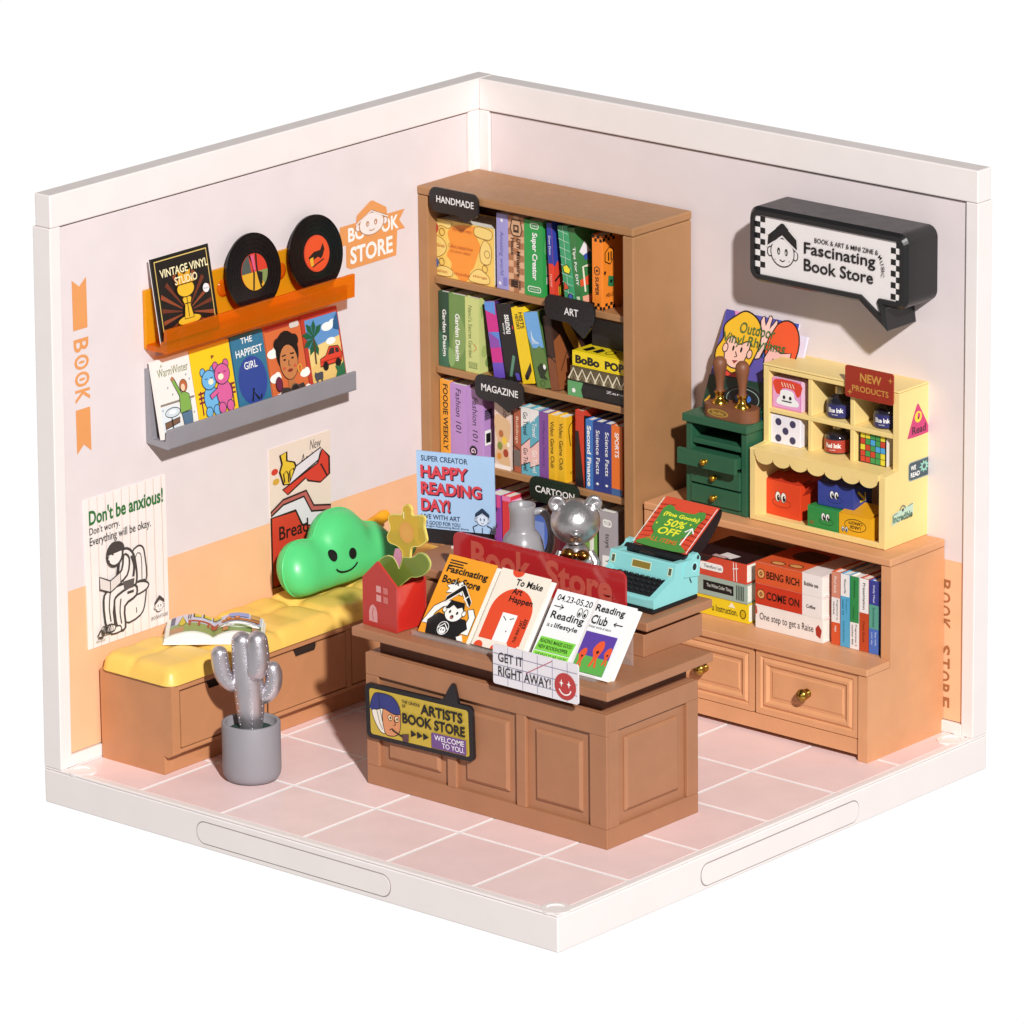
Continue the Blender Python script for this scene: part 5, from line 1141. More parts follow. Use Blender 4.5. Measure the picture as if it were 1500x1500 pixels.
pv = (Vector((0,-7.86,5.415)) - Vector((0,-7.96,5.08))).normalized(); f = Fr(m, (TX0, -7.96, 5.08), (1,0,0), pv, lift=.006)
for x0, x1, y0, y1 in ((.66,1.16,.10,.24),(.08,.16,.10,.25),(1.68,1.76,.08,.23)): f.rect(x0-.02,y0-.02,x1+.02,y1+.02,'#d9e6c8'); f.rect(x0,y0,x1,y1,TG if x1-x0 > .3 else P('#4f5a4c'))
g = Fr(m, (TX1, 0, 0), (0,1,0), (0,0,1)); g.poly([(-7.42,4.98),(-7.36,4.86),(-7.33,4.88),(-7.39,5.0)], TK)
obj('case', m, tw, .03)
m = MB(); m.prism([(TX0+.16, y, z) for y, z in [(-8.40,4.70),(-7.98,4.70),(-7.98,5.02),(-8.40,4.76)]], (TX1-TX0-.32, 0, 0), TK); kb = obj('keyboard', m, tw)
for r_ in range(4):
    for c_ in range(9):
        m = MB(); y = -8.35 + r_*.105; z = 4.80 + r_*.066; x = TX0+.27 + c_*.155 + (r_ % 2)*.05
        m.box(x, x+.11, y, y+.075, z, z+.045, TK); obj('key', m, kb, .012, 1)
for a, b_ in ((TX0-.04, TX0+.08), (TX1-.10, TX1+.03)):
    m = MB(); m.prism([(a, y, z) for y, z in [(-7.62,5.05),(-7.10,4.98),(-7.06,5.40),(-7.16,5.52),(-7.30,5.50),(-7.36,5.42),(-7.60,5.34)]], (b_-a, 0, 0), TQ)
    if a > 11:
        g = Fr(m, (b_, 0, 0), (0,1,0), (0,0,1)); g.ell(-7.27,5.22,.11,.12,'#9fe3e6'); g.ell(-7.27,5.22,.07,.08,TK); g.ell(-7.15,5.41,.04,.05,TK)
    obj('cheek', m, tw, .02)
m = MB(); ax = Matrix.Translation((TX0+.08, -7.40, 5.36)) @ Matrix.Rotation(math.pi/2, 4, 'Y'); m.lathe(0,0,[(.11,0),(.11,TX1-TX0-.18)], TK, 20, True, ax); m.box(11.2, 11.62, -7.66, -7.5, 5.2, 5.43, TK); obj('platen', m, tw)
sh = [(-7.40,5.50),(-6.85,5.86),(-6.30,6.24),(-6.22,6.25),(-6.18,6.16),(-6.3,5.95),(-6.6,5.65),(-6.9,5.45),(-7.2,5.33)]
pp = smooth_pts(sh, 4, False); m = MB(); PB = P('#2a1c1c', .6)
xa, xb = 10.84, 12.34
nn = len(pp)
m.add([(xa,y,z) for y,z in pp]+[(xb,y,z) for y,z in pp], [(i, nn+i, nn+i+1, i+1) for i in range(10)], K('#d24a30'))
m.add([(xa,y,z) for y,z in pp]+[(xb,y,z) for y,z in pp], [(i, nn+i, nn+i+1, i+1) for i in range(10, nn-1)], PB)
m.add([(xa,y,z-.012) for y,z in pp]+[(xb,y,z-.012) for y,z in pp], [(i+1, nn+i+1, nn+i, i) for i in range(nn-1)], PB)
pv = (Vector((0,-6.30,6.24))-Vector((0,-7.40,5.50))); ph = pv.length; pv.normalize(); f = Fr(m, (xa,-7.40,5.50), (1,0,0), pv, lift=.012); GP = '#4b8a3c'
for k in range(9): f.line([(.0,.1+k*.13),(.4,.16+k*.13)],.02,'#b8382a'); f.line([(1.5,.1+k*.13),(1.1,.14+k*.13)],.02,'#b8382a')
f.poly([(.1,.0),(.3,.22),(.34,.36),(.2,.52),(.18,.84),(.16,1.02),(.24,1.16),(.4,1.14),(.52,1.06),(.98,1.06),(1.1,1.14),(1.26,1.16),(1.34,1.02),(1.30,.84),(1.28,.52),(1.14,.36),(1.2,.2),(1.4,.0)], GP, 4)
f.text('{Fine Goods}',.26,.84,1.26,.98,'#e9e436',.03); f.text('50%',.46,.60,1.0,.80,'#e9e436',.02,.12); f.text('OFF',.40,.36,.98,.56,'#e9e436',.02,.12); f.text('ALL ITEMS',.28,.14,1.1,.26,'#c8742c',.02)
f.line([(1.2,.18),(1.22,.66)],.035,WHITE); f.line([(1.10,.54),(1.22,.68),(1.34,.54)],.035,WHITE)
for x, y in ((.26,.62),(1.12,.76)): f.ell(x,y,.025,.03,'#e9e436',4)
f.line([(0.005,0),(0.005,ph)],.018,WHITE); f.line([(1.495,0),(1.495,ph)],.018,WHITE)
obj('paper', m, tw)
# ================= SPEECH BUBBLE SIGN ON THE RIGHT WALL =================
SB = P('#1b1a1c', .32, var=.02)
sg = thing('wall_sign', 'black speech bubble sign reading Fascinating Book Store on the right wall', 'sign', (11.6, -1.0, 9.4))
def bubble(x0, x1, z0, z1, r, tip, tx0, tx1):
    p = rrect(x0, z0, x1, z1, r, 6); low = [k for k, q in enumerate(p) if abs(q[1]-z0) < 1e-6]
    a = max(k for k in low if p[k][0] < (x0+x1)/2) if any(p[k][0] < (x0+x1)/2 for k in low) else low[-1]
    return p[:a+1] + [(tx0, z0), tip, (tx1 - .04, z0 - .08), (tx1, z0)] + p[a+1:]
def ring(mb, A, B, y0, y1, m):
    n = len(A); mb.add([(x, y0, z) for x, z in A] + [(x, y1, z) for x, z in B], [(i, (i+1) % n, n + (i+1) % n, n + i) for i in range(n)], m)
A1 = bubble(9.40, 13.85, 9.97, 11.70, .26, (13.27, 9.40), 12.50, 13.24)
A2 = bubble(9.47, 13.78, 10.04, 11.63, .22, (13.225, 9.55), 12.53, 13.17)
A3 = bubble(9.58, 13.67, 10.15, 11.52, .12, (13.16, 9.76), 12.58, 13.08)
m = MB(); m.prism([(x, -1.50, z) for x, z in A1], (0, 1.04, 0), SB); obj('housing', m, sg, .03)
m = MB(); ring(m, A1, A2, -1.502, -1.60, SB); ring(m, A2, A3, -1.60, -1.60, SB); n_ = len(A3); m.add([(x, -1.60, z) for x, z in A3] + [(x, -1.54, z) for x, z in A3], [(i, (i+1) % n_, n_+(i+1) % n_, n_+i) for i in range(n_)], SB); obj('rim', m, sg)
m = MB(); m.prism([(x, -1.545, z) for x, z in A3], (0, .03, 0), P('#e6dfde', .35, var=.01))
f = Fr(m, (9.58, -1.545, 10.15), (1,0,0), (0,0,1), lift=.003)
f.rect(0,0,.14,1.37,SB); f.rect(3.95,0.0,4.09,1.37,SB)
f.check(0.0,.03,1,10,.14,'#ece6e4',.131,1); f.check(.14,.03,1,10,.14,GB,.131,1); f.check(3.81,.03,1,10,.14,GB,.131,0); f.check(3.95,.03,1,10,.14,'#ece6e4',.131,0)
face(f, .78, .27, .72, GB, GB, '#e6dfde')
for k in (-1,1): f.ell(.78+.2*k,.42,.012,.012,GB,6); f.line([(.78+.18*k,1.14),(.78+.40*k,.96)],.02,'#e6dfde')
f.text('Fascinating',1.40,.60,3.40,.95,GB,.015); f.text('Book Store',1.40,.29,3.34,.575,GB,.015)
f.text('BOOK & ART & MINI ZINE &',1.70,.98,3.48,1.09,GB,.01)
for k, ch in enumerate('MUSIC'):
    g = f.sub((3.53,3.60,3.645,3.665,3.665)[k], (1.0,.88,.76,.655,.60)[k], (-45,-62,-75,-85,-90)[k]); g.text(ch,0,-.09,.09 if ch != 'I' else .022,0,GB,.01)
obj('face_panel', m, sg)

# ================= GREEN DRAWER UNIT, STAMPS, SLEEVES =================
GD = P('#285a40', .5, var=.04); GDK = P('#0f2d1d', .8)
gd = thing('drawer_unit', 'small dark green drawer unit with three drawers on the low cabinet', 'drawer unit', (8.8, -1.3, 4.535))
m = MB(); m.box(7.93,8.09,-2.0,-.62,4.54,6.50,GD); m.box(9.53,9.69,-2.0,-.62,4.54,6.50,GD); m.box(8.092,9.528,-.8,-.63,4.54,6.50,GD); m.box(8.092,9.528,-1.97,-.802,6.02,6.14,GD); m.box(8.092,9.528,-1.98,-.802,4.54,4.64,GD); m.box(8.092,9.528,-1.9,-.802,4.65,5.56,GDK); obj('carcass', m, gd, .015)
m = MB(); m.box(7.86,9.74,-2.07,-.58,6.51,6.70,GD); obj('top_panel', m, gd, .02)
GK = P('#b08a2a', .3, .9)
for x0, x1, y, z0, z1 in ((7.95,9.63,-2.36,5.60,5.97),(8.10,9.52,-2.04,5.12,5.55),(8.10,9.52,-2.04,4.66,5.07)):
    m = MB(); m.box(x0,x1,y,y+.1,z0,z1,GD); m.box(max(x0,8.12),min(x1,9.5),y+.102,-1.0,z0+.04,z0+.3,GD); d_ = obj('drawer', m, gd, .012); knob(d_, ((x0+x1)/2, y, (z0+z1)/2), (0,-1,0), GK, .075)
sp = thing('stamp_stand', 'two wooden handled stamps on an oval brown base atop the green drawers', 'stamp set', (9.0, -1.65, 6.70))
BW = P('#7a4a30', .5, var=.05, bump=.05)
m = MB(); m.prism([(x, y, 6.705) for x, y in rrect(8.30,-1.98,9.72,-1.38,.295,10)], (0,0,.29), BW); f = Fr(m, (8.42,-1.98,6.705),(1,0,0),(0,0,1),lift=.004); f.ell(.42,.14,.30,.09,'#b98f3f',24); f.ell(.42,.14,.26,.07,'#7a5a24',24); f.text('Studio',.26,.10,.58,.18,'#d2a850'); obj('base', m, sp, .02)
for x in (8.66,9.31):
    s_ = MB(); s_.lathe(x,-1.68,[(.2,6.995),(.2,7.03),(.13,7.08),(.10,7.14),(.10,7.2),(.13,7.25),(.13,7.28)],P('#cfa548',.18,1.0),28); h_ = obj('stamp', s_, sp)
    s_ = MB(); s_.lathe(x,-1.68,[(.10,7.28),(.085,7.36),(.10,7.52),(.14,7.74),(.165,7.88),(.15,7.99),(.09,8.06),(0,8.07)],BW,28); obj('handle', s_, h_)
def d_out(f):
    A = f.A; L = '#2a1a1c'
    for p, c in (([(0,A),(.12,A-.0),(.2,A-.14),(.05,A-.2)],'#4d479c'),([(.12,A),(.36,A),(.28,A-.1),(.18,A-.12)],'#e08ab8'),([(.36,A),(.62,A),(.52,A-.14),(.3,A-.1)],'#5a55a8'),([(.7,A),(1,A),(1,A-.2),(.72,A-.22)],'#4a53ae'),([(.5,.75),(.72,.8),(.7,.3),(.46,.3)],'#5b4f9e'),([(.8,.6),(1,.6),(1,.3),(.78,.3)],'#47a07a')): f.poly(p, c)
    o0 = f.o.copy(); f.o = f.o + f.v*.13
    f.out([(.62,.52),(.66,.74),(.78,.76),(.76,.5)],'#3b62b8',L,.015)
    f.out(circ(.86,.66,.22,.30,24),'#e5562c',L,.018); f.out([(.66,.52),(.72,.66),(.86,.6),(1,.62),(1,.3),(.7,.3)],'#f0b8ae',L,.015); f.ell(.78,.5,.012,.03,GB,8)
    f.out([(.50,.52),(.54,.74),(.50,.9),(.54,.96),(.58,.86),(.60,.97),(.65,.95),(.64,.84),(.70,.94),(.73,.90),(.66,.74),(.60,.5)],'#f2c4b6',L,.014,2)
    f.out([(.05,.36),(.0,.50),(.06,.64),(.04,.78),(.16,.90),(.28,.97),(.44,.92),(.54,.80),(.56,.62),(.52,.46),(.46,.34),(.28,.28)],'#e9b62c',L,.018,4)
    f.out([(.12,.62),(.14,.42),(.26,.34),(.38,.38),(.44,.56),(.42,.66),(.28,.60),(.2,.68)],'#f2bfae',L,.014,3); f.out(circ(.12,.54,.035,.05,12),'#f2bfae',L,.012); f.out(circ(.46,.52,.035,.05,12),'#f2bfae',L,.012)
    for x in (.23,.34): f.ell(x,.55,.014,.032,GB,8)
    f.line([(.27,.52),(.30,.47),(.27,.46)],.012,L); f.poly([(.25,.42),(.33,.43),(.29,.39)],'#8a2a2a')
    f.out([(.12,.34),(.28,.28),(.42,.34),(.44,.24),(.1,.24)],'#d8402f',L,.014); f.poly([(.0,-.12),(1,-.12),(1,.26),(.0,.22)],'#1d3a2c')
    f.o = o0; f.out(circ(.52,.16,.28,.15,30),'#15181a','#3a4a44',.01); f.line(circ(.52,.16,.22,.115,30),.008,'#8fa89c',closed=True); f.out(circ(.52,.17,.12,.06,20),'#3f6fb8',GB,.012); f.poly([(.02,.06),(.08,.14),(.1,.05),(.18,.04),(.08,.0)],'#e0a82c'); f.poly([(.8,.06),(.95,.1),(.98,.2),(.84,.18)],'#2f7a50')
    f.o = o0; f.text('Outdoor',.26,.86,.74,.98,'#4d6b3a',.01); f.text('Vinyl Rhythms',.06,.70,.92,.84,'#4d6b3a',.01)
ov = Vector((0, .86, 2.10)); 
book('Outdoor Vinyl Rhythms record sleeve with a blonde head, leaning behind the stamps', (7.93,-1.40,6.72), (1,0,0), ov, 2.10, ov.length, .05, '#5a55a8', d_out, name='record_sleeve', cat='record sleeve', back='#e8e4ea')
book('plain white record sleeve edge behind the Outdoor sleeve', (8.14,-1.14,6.72), (1,0,0), Vector((0,.62,1.80)), 2.12, 1.93, .05, '#dcd8ea', None, name='record_sleeve', cat='record sleeve')

# ================= YELLOW DISPLAY STAND =================
YL = P('#ecd08a', .5, var=.03)
ys_ = thing('display_stand', 'pale yellow display stand with six cells over a scalloped shelf', 'display stand', (11.7, -1.05, 4.535))
sidep = [(-2.02,4.54),(-.2,4.54),(-.2,8.04),(-1.52,8.04),(-1.52,6.26),(-2.02,6.22)]
for x0, x1 in ((9.80,9.94),(13.46,13.62)):
    m = MB(); m.prism([(x0, y, z) for y, z in sidep], (x1-x0, 0, 0), YL)
    if x0 > 12:
        f = Fr(m, (13.62, -2.02, 4.54), (0,1,0), (0,0,1))
        f.poly(smooth_pts([(1.18,3.12),(1.10,3.02),(.84,2.46),(.88,2.38),(1.56,2.38),(1.62,2.46),(1.26,3.04)],3),'#c4386e'); f.ell(1.2,2.82,.13,.13,'#e8c832',20); f.ell(1.22,2.84,.05,.07,'#c4386e',10); f.ell(1.2,2.79,.03,.03,'#4a2a1a',8); f.text('Read',.98,2.44,1.48,2.62,'#4a1a2e',.02)
        f.poly(rrect(.85,1.38,1.66,1.82,.08),'#8fa3a0'); f.poly(rrect(.87,1.40,1.64,1.80,.07),'#3f4f58'); f.text('WE',.93,1.62,1.12,1.73,WHITE,.03); f.text('READ',.93,1.46,1.26,1.57,WHITE,.03)
        f.poly([(1.42+(.19 if k % 2 else .1)*math.cos(k*math.pi/9), 1.63+(.15 if k % 2 else .09)*math.sin(k*math.pi/9)) for k in range(18)],'#8fc6b0'); f.ell(1.42,1.63,.06,.06,'#3f4f58',12)
        f.poly([(.24,.50),(.28,.76),(1.02,.88),(1.02,.62)],'#b8d2bc'); f.text('Incredible',.28,.55,1.0,.72,'#2f5a46',.03); f.line(circ(.64,.80,.09,.09,12,0,180),.03,'#6a7a74'); f.ell(.64,.79,.04,.04,'#3a4a44',10); f.line([(.3,.74),(.45,.76)],.014,'#3a4a44'); f.line([(.84,.83),(1.0,.86)],.014,'#3a4a44')
    obj('side_panel', m, ys_, .025)
m = MB(); m.box(9.79,13.63,-1.54,-.18,8.045,8.09,YL); m.box(9.942,13.458,-1.52,-1.36,7.93,8.04,YL); obj('top_panel', m, ys_, .02)
m = MB(); m.box(9.942,13.458,-.34,-.21,4.56,8.03,YL); obj('back_panel', m, ys_)
m = MB(); m.box(9.942,13.458,-1.50,-.342,6.96,7.07,YL); obj('shelf', m, ys_, .012)
m = MB(); m.box(9.942,13.458,-2.0,-.342,6.13,6.235,YL)
obj('ledge', m, ys_, .012)
for x0, x1 in ((11.05,11.16),(12.24,12.36)):
    m = MB(); m.box(x0,x1,-1.50,-.342,6.237,6.958,YL); obj('divider', m, ys_, .012); m = MB(); m.box(x0,x1,-1.50,-.342,7.072,7.928,YL); obj('divider', m, ys_, .012)
m = MB(); m.box(9.942,13.458,-2.0,-.342,4.545,4.60,YL); m.box(9.942,13.458,-2.02,-1.94,4.545,4.67,YL); obj('floor_panel', m, ys_, .012)
sc = [(9.945,6.12)]
for k in range(7):
    c0 = 9.99 + .235 + k*.49
    sc += [(c0 + .235*math.cos(math.radians(180+a*18)), 6.05 + .14*math.sin(math.radians(180+a*18))) for a in range(11)]
sc += [(13.455,6.12),(13.455,6.23),(9.945,6.23)]
m = MB(); m.prism([(x, -2.05, z) for x, z in sc], (0,.045,0), YL); obj('awning', m, ys_, .008)
# --- goods in the cells
def carton(label, x0, x1, y0, y1, z0, z1, c, draw=None, side=None, cat='box', name='small_box', rot=0, flap=None, group=None):
    cx, cy = (x0+x1)/2, (y0+y1)/2
    t = thing(name, label, cat, (cx, cy, z0), (0,0,math.radians(rot)), group)
    X = Matrix.Translation((cx, cy, 0)) @ Matrix.Rotation(math.radians(rot), 4, 'Z') @ Matrix.Translation((-cx, -cy, 0))
    m = MB(X); m.box(x0,x1,y0,y1,z0,z1,mat_of(c))
    if draw: f = Fr(m, (x0,y0,z0),(1,0,0),(0,0,1)); f.W = x1-x0; f.H = z1-z0; 
    if draw:
        f.o = X @ f.o; m2 = m; f.u = X.to_3x3() @ f.u; f.v = X.to_3x3() @ f.v; f.n = f.u.cross(f.v); m.xf = None; draw(f); 
    if side: g = Fr(m, X @ Vector((x1,y0,z0)), X.to_3x3() @ Vector((0,1,0)), (0,0,1)); m.xf = None; g.W = y1-y0; g.H = z1-z0; side(g)
    obj('carton', m, t, .012)
    if flap:
        m = MB(X); flap(m); obj('flap', m, t)
    return t
def d_pink(f):
    f.rect(0,0,.83,.70,'#d884b8'); f.rect(.03,.03,.80,.67,'#e0a0cc'); f.poly([(.06,.66),(.10,.36),(.22,.34),(.3,.48),(.6,.48),(.7,.34),(.80,.40),(.80,.66)],'#d8412c',3)
    f.poly([(.16,.10),(.14,.22),(.22,.30),(.24,.42),(.42,.46),(.60,.42),(.64,.28),(.74,.22),(.70,.10)],'#f1eef2',3)
    for k in range(5): f.line([(.26+.08*k,.62),(.31+.08*k,.52)],.022,'#f0d8c0')
    for x in (.34,.52): f.ell(x,.28,.04,.045,GB,12)
    f.rect(.28,.18,.56,.205,GB)
carton('pink box with a grumpy cloud face, in the top left cell', 9.97,10.80,-1.42,-.7,7.075,7.775,'#e6c0da',d_pink)
def d_dice(f):
    for x, y in ((.22,.52),(.62,.52),(.42,.33),(.22,.14),(.62,.14)): f.ell(x,y,.085,.085,'#3f3a5c',20)
carton('white dice box with five dark dots, in the lower left cell', 9.93,10.76,-1.44,-.72,6.24,6.915,'#e8e4ee',d_dice, rot=2)
def d_cube(f):
    C = ['ryrry','rgrgy','yrgbb','rgbgr','yygyy'][::-1]; f.rect(0,0,.77,.72,GB); M_ = {'r':'#c8402f','y':'#ddd03a','g':'#3f9450','b':'#4aa0d8'}
    C = ['rrggy','rgrgy','yrgbb','rgbgr','yyggy']
    for j, row in enumerate(C):
        for i, ch in enumerate(row): f.rect(.045+i*.14,.02+j*.138,.17+i*.14,.145+j*.138,M_[ch]); f.h -= .0012
    f.step()
carton('box printed as a colourful grid of squares, in the lower right cell', 12.42,13.19,-1.40,-.7,6.24,6.96-.04,'#e6e0dc',d_cube)
def ink(label, x, z, c, t1, group):
    t = thing('ink_bottle', label, 'ink bottle', (x, -1.05, z), group=group)
    m = MB(); Y = -1.05; m.lathe(x,Y,[(.28,z),(.31,z+.02),(.31,z+.36),(.29,z+.42),(.16,z+.50),(.14,z+.54)],P('#1b1a26',.08,var=0,coat=.5),40)
    obj('glass', m, t)
    m = MB(); lb = P(c,.4); n = 24; vs = []
    for k in range(n+1):
        a = math.radians(-180 + 180*k/n); vs += [(x+.314*math.cos(a), Y+.314*math.sin(a), z+.04), (x+.314*math.cos(a), Y+.314*math.sin(a), z+.33)]
    m.add(vs,[(2*k,2*k+2,2*k+3,2*k+1) for k in range(n)],lb,True)
    f = Fr(m,(x,Y-.314,z),(1,0,0),(0,0,1),lift=.006,warp=lambda a,b: -( .314-math.sqrt(max(0,.314**2-a*a)))); f.text(t1,-.10,.15,.245,.26,WHITE,.03); f.text('bottle',-.0,.09,.14,.12,WHITE); obj('label', m, t)
    m = MB(); m.lathe(x,Y,[(.13,z+.52),(.13,z+.70),(.12,z+.715),(0,z+.715)],P('#bfa878',.3,.8),28); obj('cap', m, t)
ink('dark Blue Ink bottle in the top middle cell', 11.62, 7.072, '#2c2c66', 'Blue Ink', 'ink bottles in the yellow stand')
ink('dark Blue Ink bottle in the top right cell, under the red sign', 12.94, 7.072, '#2c2c66', 'Blue Ink', 'ink bottles in the yellow stand')
ink('dark bottle with a red Red Ink label in the lower middle cell', 11.56, 6.238, '#a83a2c', 'Red Ink', 'ink bottles in the yellow stand')
mb = MB(); mb.prism([(x, -1.60, z) for x, z in rrect(12.17,7.76,13.51,8.48,.06)], (0,.04,0), P('#ae3a28',.3,.4)); f = Fr(mb,(12.17,-1.60,7.76),(1,0,0),(0,0,1)); GT = P('#d89a4a',.3,.3)
f.text('NEW',.42,.40,1.02,.60,GT,.03); f.text('PRODUCTS',.20,.16,1.22,.30,GT,.02)
for x, y in ((.14,.12),(1.27,.56)): f.poly([(x,y+.08),(x+.015,y+.015),(x+.08,y),(x+.015,y-.015),(x,y-.08),(x-.015,y-.015),(x-.08,y),(x-.015,y+.015)],GT)
tag(obj('product_sign', mb, None), 'red NEW PRODUCTS sign standing at the top of the yellow display stand', 'sign')
def eyes(x, y, mouth='#8a2418', s=1.0):
    def d(f):
        f.line(circ(x+.02,y-.10*s,.27*s,.10*s,24),.014,mouth,closed=True)
        for dx in (-.085,.085): f.out(circ(x+dx*s,y+.04*s,.075*s,.12*s,16),WHITE,GB,.01); f.ell(x+dx*s+.015,y+.015*s,.045*s,.075*s,GB,12); f.ell(x+dx*s+.03,y+.05*s,.012,.02,WHITE,8)
    return d
GB4 = 'face boxes on the scalloped shelf'
def fl_red(m): m.hexa([(9.83,-1.6,5.43),(10.95,-1.6,5.43),(10.95,-1.2,5.50),(9.83,-1.2,5.50),(9.83,-1.6,5.445),(10.95,-1.6,5.445),(10.95,-1.2,5.52),(9.83,-1.2,5.52)],mat_of('#c4351f')); m.hexa([(10.98,-1.55,5.2),(11.12,-1.5,5.42),(11.12,-1.0,5.42),(10.98,-1.0,5.2),(10.98,-1.55,5.22),(11.11,-1.5,5.44),(11.11,-1.0,5.44),(10.98,-1.0,5.22)],mat_of('#c4351f'))
carton('red orange box with cartoon eyes, at the left of the scalloped shelf', 9.83,10.96,-1.62,-.7,4.605,5.42,'#d9421f',eyes(.56,.42),None,rot=-2,flap=fl_red,group=GB4)
carton('green box with cartoon eyes, front middle of the scalloped shelf', 11.35,12.22,-1.90,-1.2,4.605,5.14,'#2f8a44',lambda f:(eyes(.52,.31,'#1d5a2c',.75)(f), f.text('SALE',.08,.12,.2,.2,'#b84a2c')),rot=0,group=GB4)
def d_yel(f):
    f.line(circ(.46,.30,.30,.14,24),.014,GB,closed=True); g = f.sub(.46,.30,180); g.text('LARGE',-.15,.01,.15,.08,GB,.02); g.text('CAPACITY',-.2,-.09,.2,-.02,GB,.02)
    for dx in (.12,.22): f.out(circ(dx,.17,.04,.06,12),WHITE,GB,.01); f.ell(dx,.16,.02,.04,GB,8)
def fl_y(m): m.hexa([(12.27,-1.88,5.135),(13.10,-1.86,5.135),(13.12,-1.3,5.26),(12.27,-1.3,5.26),(12.27,-1.88,5.15),(13.10,-1.86,5.15),(13.12,-1.3,5.275),(12.27,-1.3,5.275)],mat_of('#e0a01c'))
carton('yellow LARGE CAPACITY box lying upside down, front right of the scalloped shelf', 12.25,13.14,-1.90,-1.1,4.605,5.13,'#e6a91f',d_yel,flap=fl_y,group=GB4)
def fl_b(m): m.hexa([(11.50,-1.72,5.67),(12.50,-1.72,5.67),(12.44,-1.36,5.80),(11.54,-1.36,5.80),(11.50,-1.72,5.685),(12.50,-1.72,5.685),(12.44,-1.36,5.815),(11.54,-1.36,5.815)],mat_of('#34418f'))
def arrow(g): g.line([(.15,.42),(.4,.2)],.05,'#d8c83a'); g.line([(.22,.18),(.42,.18),(.42,.36)],.05,'#d8c83a')
carton('blue box with cartoon eyes stacked on the green and yellow boxes', 11.52,12.52,-1.74,-1.05,5.155,5.68,'#34428f',eyes(.46,.26,'#26306e',.75),arrow,rot=2,flap=fl_b,group=GB4)

# ================= BOOKS ON THE LOW CABINET LEDGE =================
ZL = 2.168; G7 = 'books lying on the cabinet ledge'; G8 = 'narrow books standing at the right of the cabinet ledge'
lie('yellow Instruction book at the bottom of the left stack', 8.35,10.02,-2.36,ZL,.46,1.5,'#e8cb22',lambda f:(f.text('u Instruction.',.62,.12,1.36,.28,GB,.01), f.ell(1.52,.2,.10,.12,'#cfae12'), f.line(circ(1.52,.2,.08,.1,12),.02,GB,closed=True), f.poly([(1.1,.3),(1.2,.42),(1.3,.3)],'#efe9d0')),group=G7)
lie('grey book with a black title bar in the middle of the left stack', 8.33,10.0,-2.38,ZL+.465,.46,1.5,'#9db0a4',lambda f:(f.rect(.4,.12,1.28,.35,GB), f.text('The White Collar Thing',.5,.18,1.22,.29,'#d8dcd4',.005), [f.rect(1.36+.05*k,.06,1.385+.05*k,.4,'#3a4a40') for k in range(5)]),group=G7)
lie('red and black book on top of the left stack', 8.33,9.98,-2.38,ZL+.93,.48,1.5,'#cf4a34',lambda f:(f.poly([(0,.3),(.5,.34),(.7,.48),(0,.48)],'#2a1a1c'), f.poly(rrect(.3,.14,.98,.32,.07),WHITE), f.text('Therefore I am',.42,.19,.94,.27,GB,.01), f.line([(1.3,.02),(1.28,.46)],.02,WHITE), f.line([(1.38,.02),(1.36,.46)],.02,WHITE), f.line([(1.26,.3),(1.42,.34)],.02,WHITE)),
    lambda f:(f.rect(0,0,1,f.A,'#241619'), f.poly([(.05,.35),(.25,.3),(.3,.6),(.12,.62)],'#e9e2e0'), f.poly([(.02,.45),(.1,.4),(.14,.7),(.04,.7)],'#c4a8a4')),group=G7)
def coin(f,x,y): f.ell(x,y,.12,.12,'#5a2a12',20); f.ell(x,y,.10,.10,'#e0a060',20); f.poly([(x,y+.06),(x+.05,y),(x,y-.06),(x-.05,y)],'#5a2a12'); f.ell(x,y,.02,.02,'#e0a060',8)
lie('white One step to get a Raise book at the bottom of the middle stack', 10.28,12.20,-2.42,ZL,.56,1.55,'#eee6e0',lambda f:(f.text('One step to get a Raise',.12,.16,1.66,.38,'#3a1f1c',.005), f.poly([(1.74,.16),(1.86,.1),(1.9,.3),(1.8,.42),(1.72,.32)],'#a83226'), f.poly([(0,.3),(.06,.36),(.04,.5),(0,.54)],'#c04a38')),group=G7)
lie('red COME ON book in the middle of its stack', 10.28,12.18,-2.42,ZL+.565,.49,1.55,'#ece4e0',lambda f:(f.rect(0,0,1.34,.49,'#c8381f'), coin(f,.16,.25), f.text('COME ON',.32,.15,1.26,.34,'#2a1210',.02), f.text('Coffee',1.46,.2,1.72,.28,'#2a1f1c',.01)),group=G7)
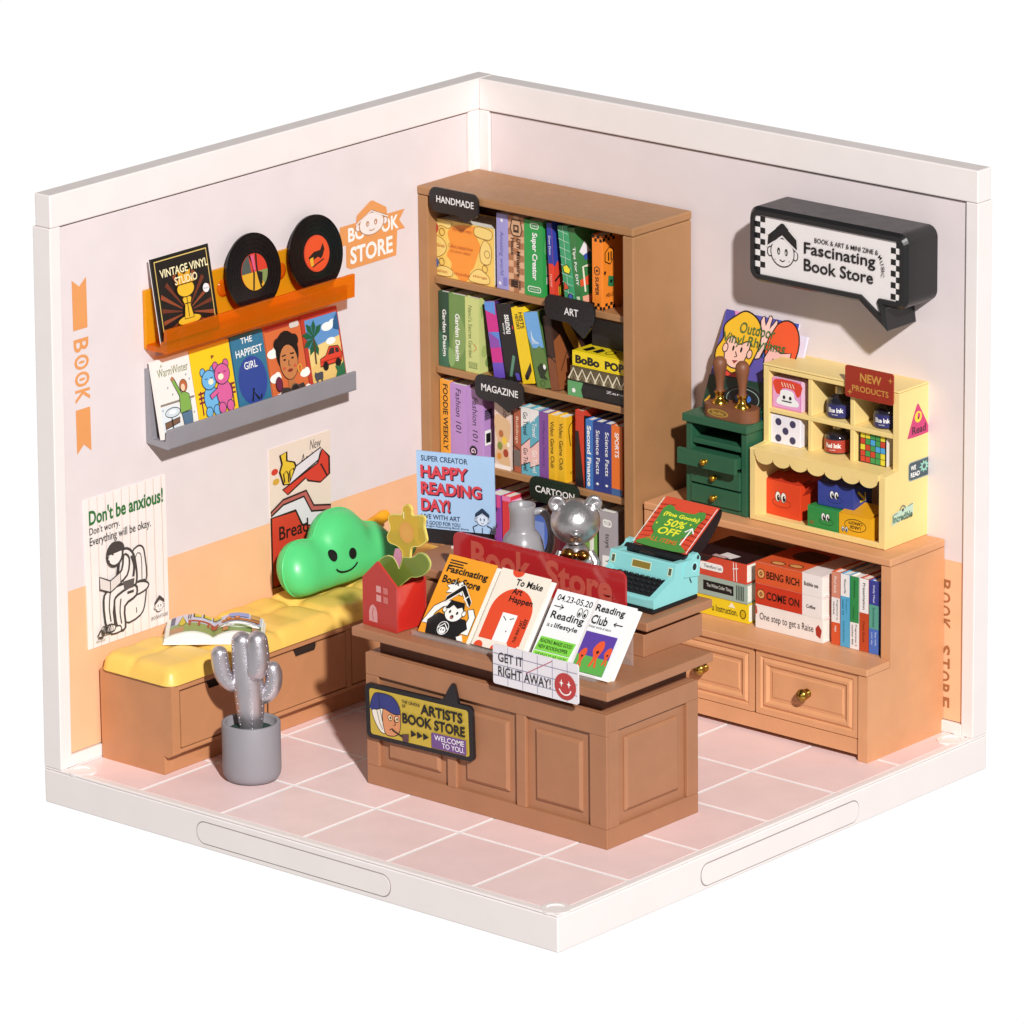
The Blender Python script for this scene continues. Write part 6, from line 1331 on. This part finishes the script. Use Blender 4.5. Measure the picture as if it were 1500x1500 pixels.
lie('orange red BEING RICH book on top of the middle stack', 10.28,12.18,-2.42,ZL+1.06,.50,1.55,'#ece4e0',lambda f:(f.rect(0,0,1.34,.50,'#d95a2e'), coin(f,.16,.24), f.text('BEING RICH',.32,.15,1.26,.33,'#2a1210',.02), f.text('Bubble tea',1.40,.22,1.80,.31,'#2a1f1c',.01)),
    lambda f:(f.rect(0,.38,1,f.A,'#d95a2e'), f.out(circ(.12,.9,.07,.12),'#e0a060','#5a2a12',.02), f.out(circ(.16,.6,.07,.12),'#e0a060','#5a2a12',.02), f.poly([(.4,.5),(.8,.45),(.85,.9),(.5,.95)],'#4a2420',3)),group=G7)
def five(label, x, w_, secs, words):
    def s(f):
        a = 0
        for t, c in secs: f.rect(a, 0, a+t, f.H, c); a += t
        for t, x0, x1, y0, y1, c in words: f.text(t, x0, y0*f.H, x1, y1*f.H, c, .015)
    up(label, x, w_, ZL, 1.70, secs[-1][1], s, y=-2.28, D=1.4, group=G8)
five('narrow book in salmon, white and orange bands, first of the five', 12.345,.235,[(.60,'#d08a72'),(.58,'#ece6e2'),(.52,'#d4552c')],[('Pixel book',.1,.5,.3,.6,'#f0e0d8'),('Programmer to',.64,1.12,.55,.8,'#4a4a50'),('novice',.7,1.0,.2,.4,'#4a4a50'),('ways',1.25,1.4,.3,.6,'#f0e0d8')])
five('narrow book in white over sky blue, second of the five', 12.60,.25,[(.52,'#ece8e6'),(1.18,'#54a8d0')],[('Beautify',.12,.46,.35,.6,'#2a2a30'),('Project I',.58,.9,.55,.75,'#24607e'),('master 4.0',.6,.96,.2,.4,'#24607e'),('introduction',1.1,1.6,.3,.5,'#2f7898')])
five('narrow book in green over white, third of the five', 12.87,.245,[(1.08,'#2f8a4a'),(.62,'#ece8e6')],[('Editing lamp',.1,.5,.35,.6,'#153f22'),('Collection',.7,1.0,.3,.5,'#1f6034'),('Programmer 5',1.12,1.62,.55,.8,'#3a3a40'),('number 404',1.14,1.6,.2,.4,'#3a3a40')])
five('narrow book in white over brick red, fourth of the five', 13.135,.25,[(.80,'#efeae8'),(.90,'#bf4a26')],[('Presentation',.1,.72,.35,.65,'#2a2a30'),('Data Book',1.0,1.5,.35,.6,'#7a2a14')])
five('narrow book in navy, teal and blue bands, last of the five', 13.405,.27,[(.56,'#3a3f8e'),(.56,'#5aa08e'),(.58,'#4a6fc0')],[('Daily Meal',.1,.5,.35,.6,'#d0d4ec'),('Environment',.62,1.08,.35,.6,'#2f6a5c'),('Stay with',1.18,1.5,.55,.78,'#c0d0f0'),('your day',1.2,1.5,.2,.4,'#c0d0f0')])
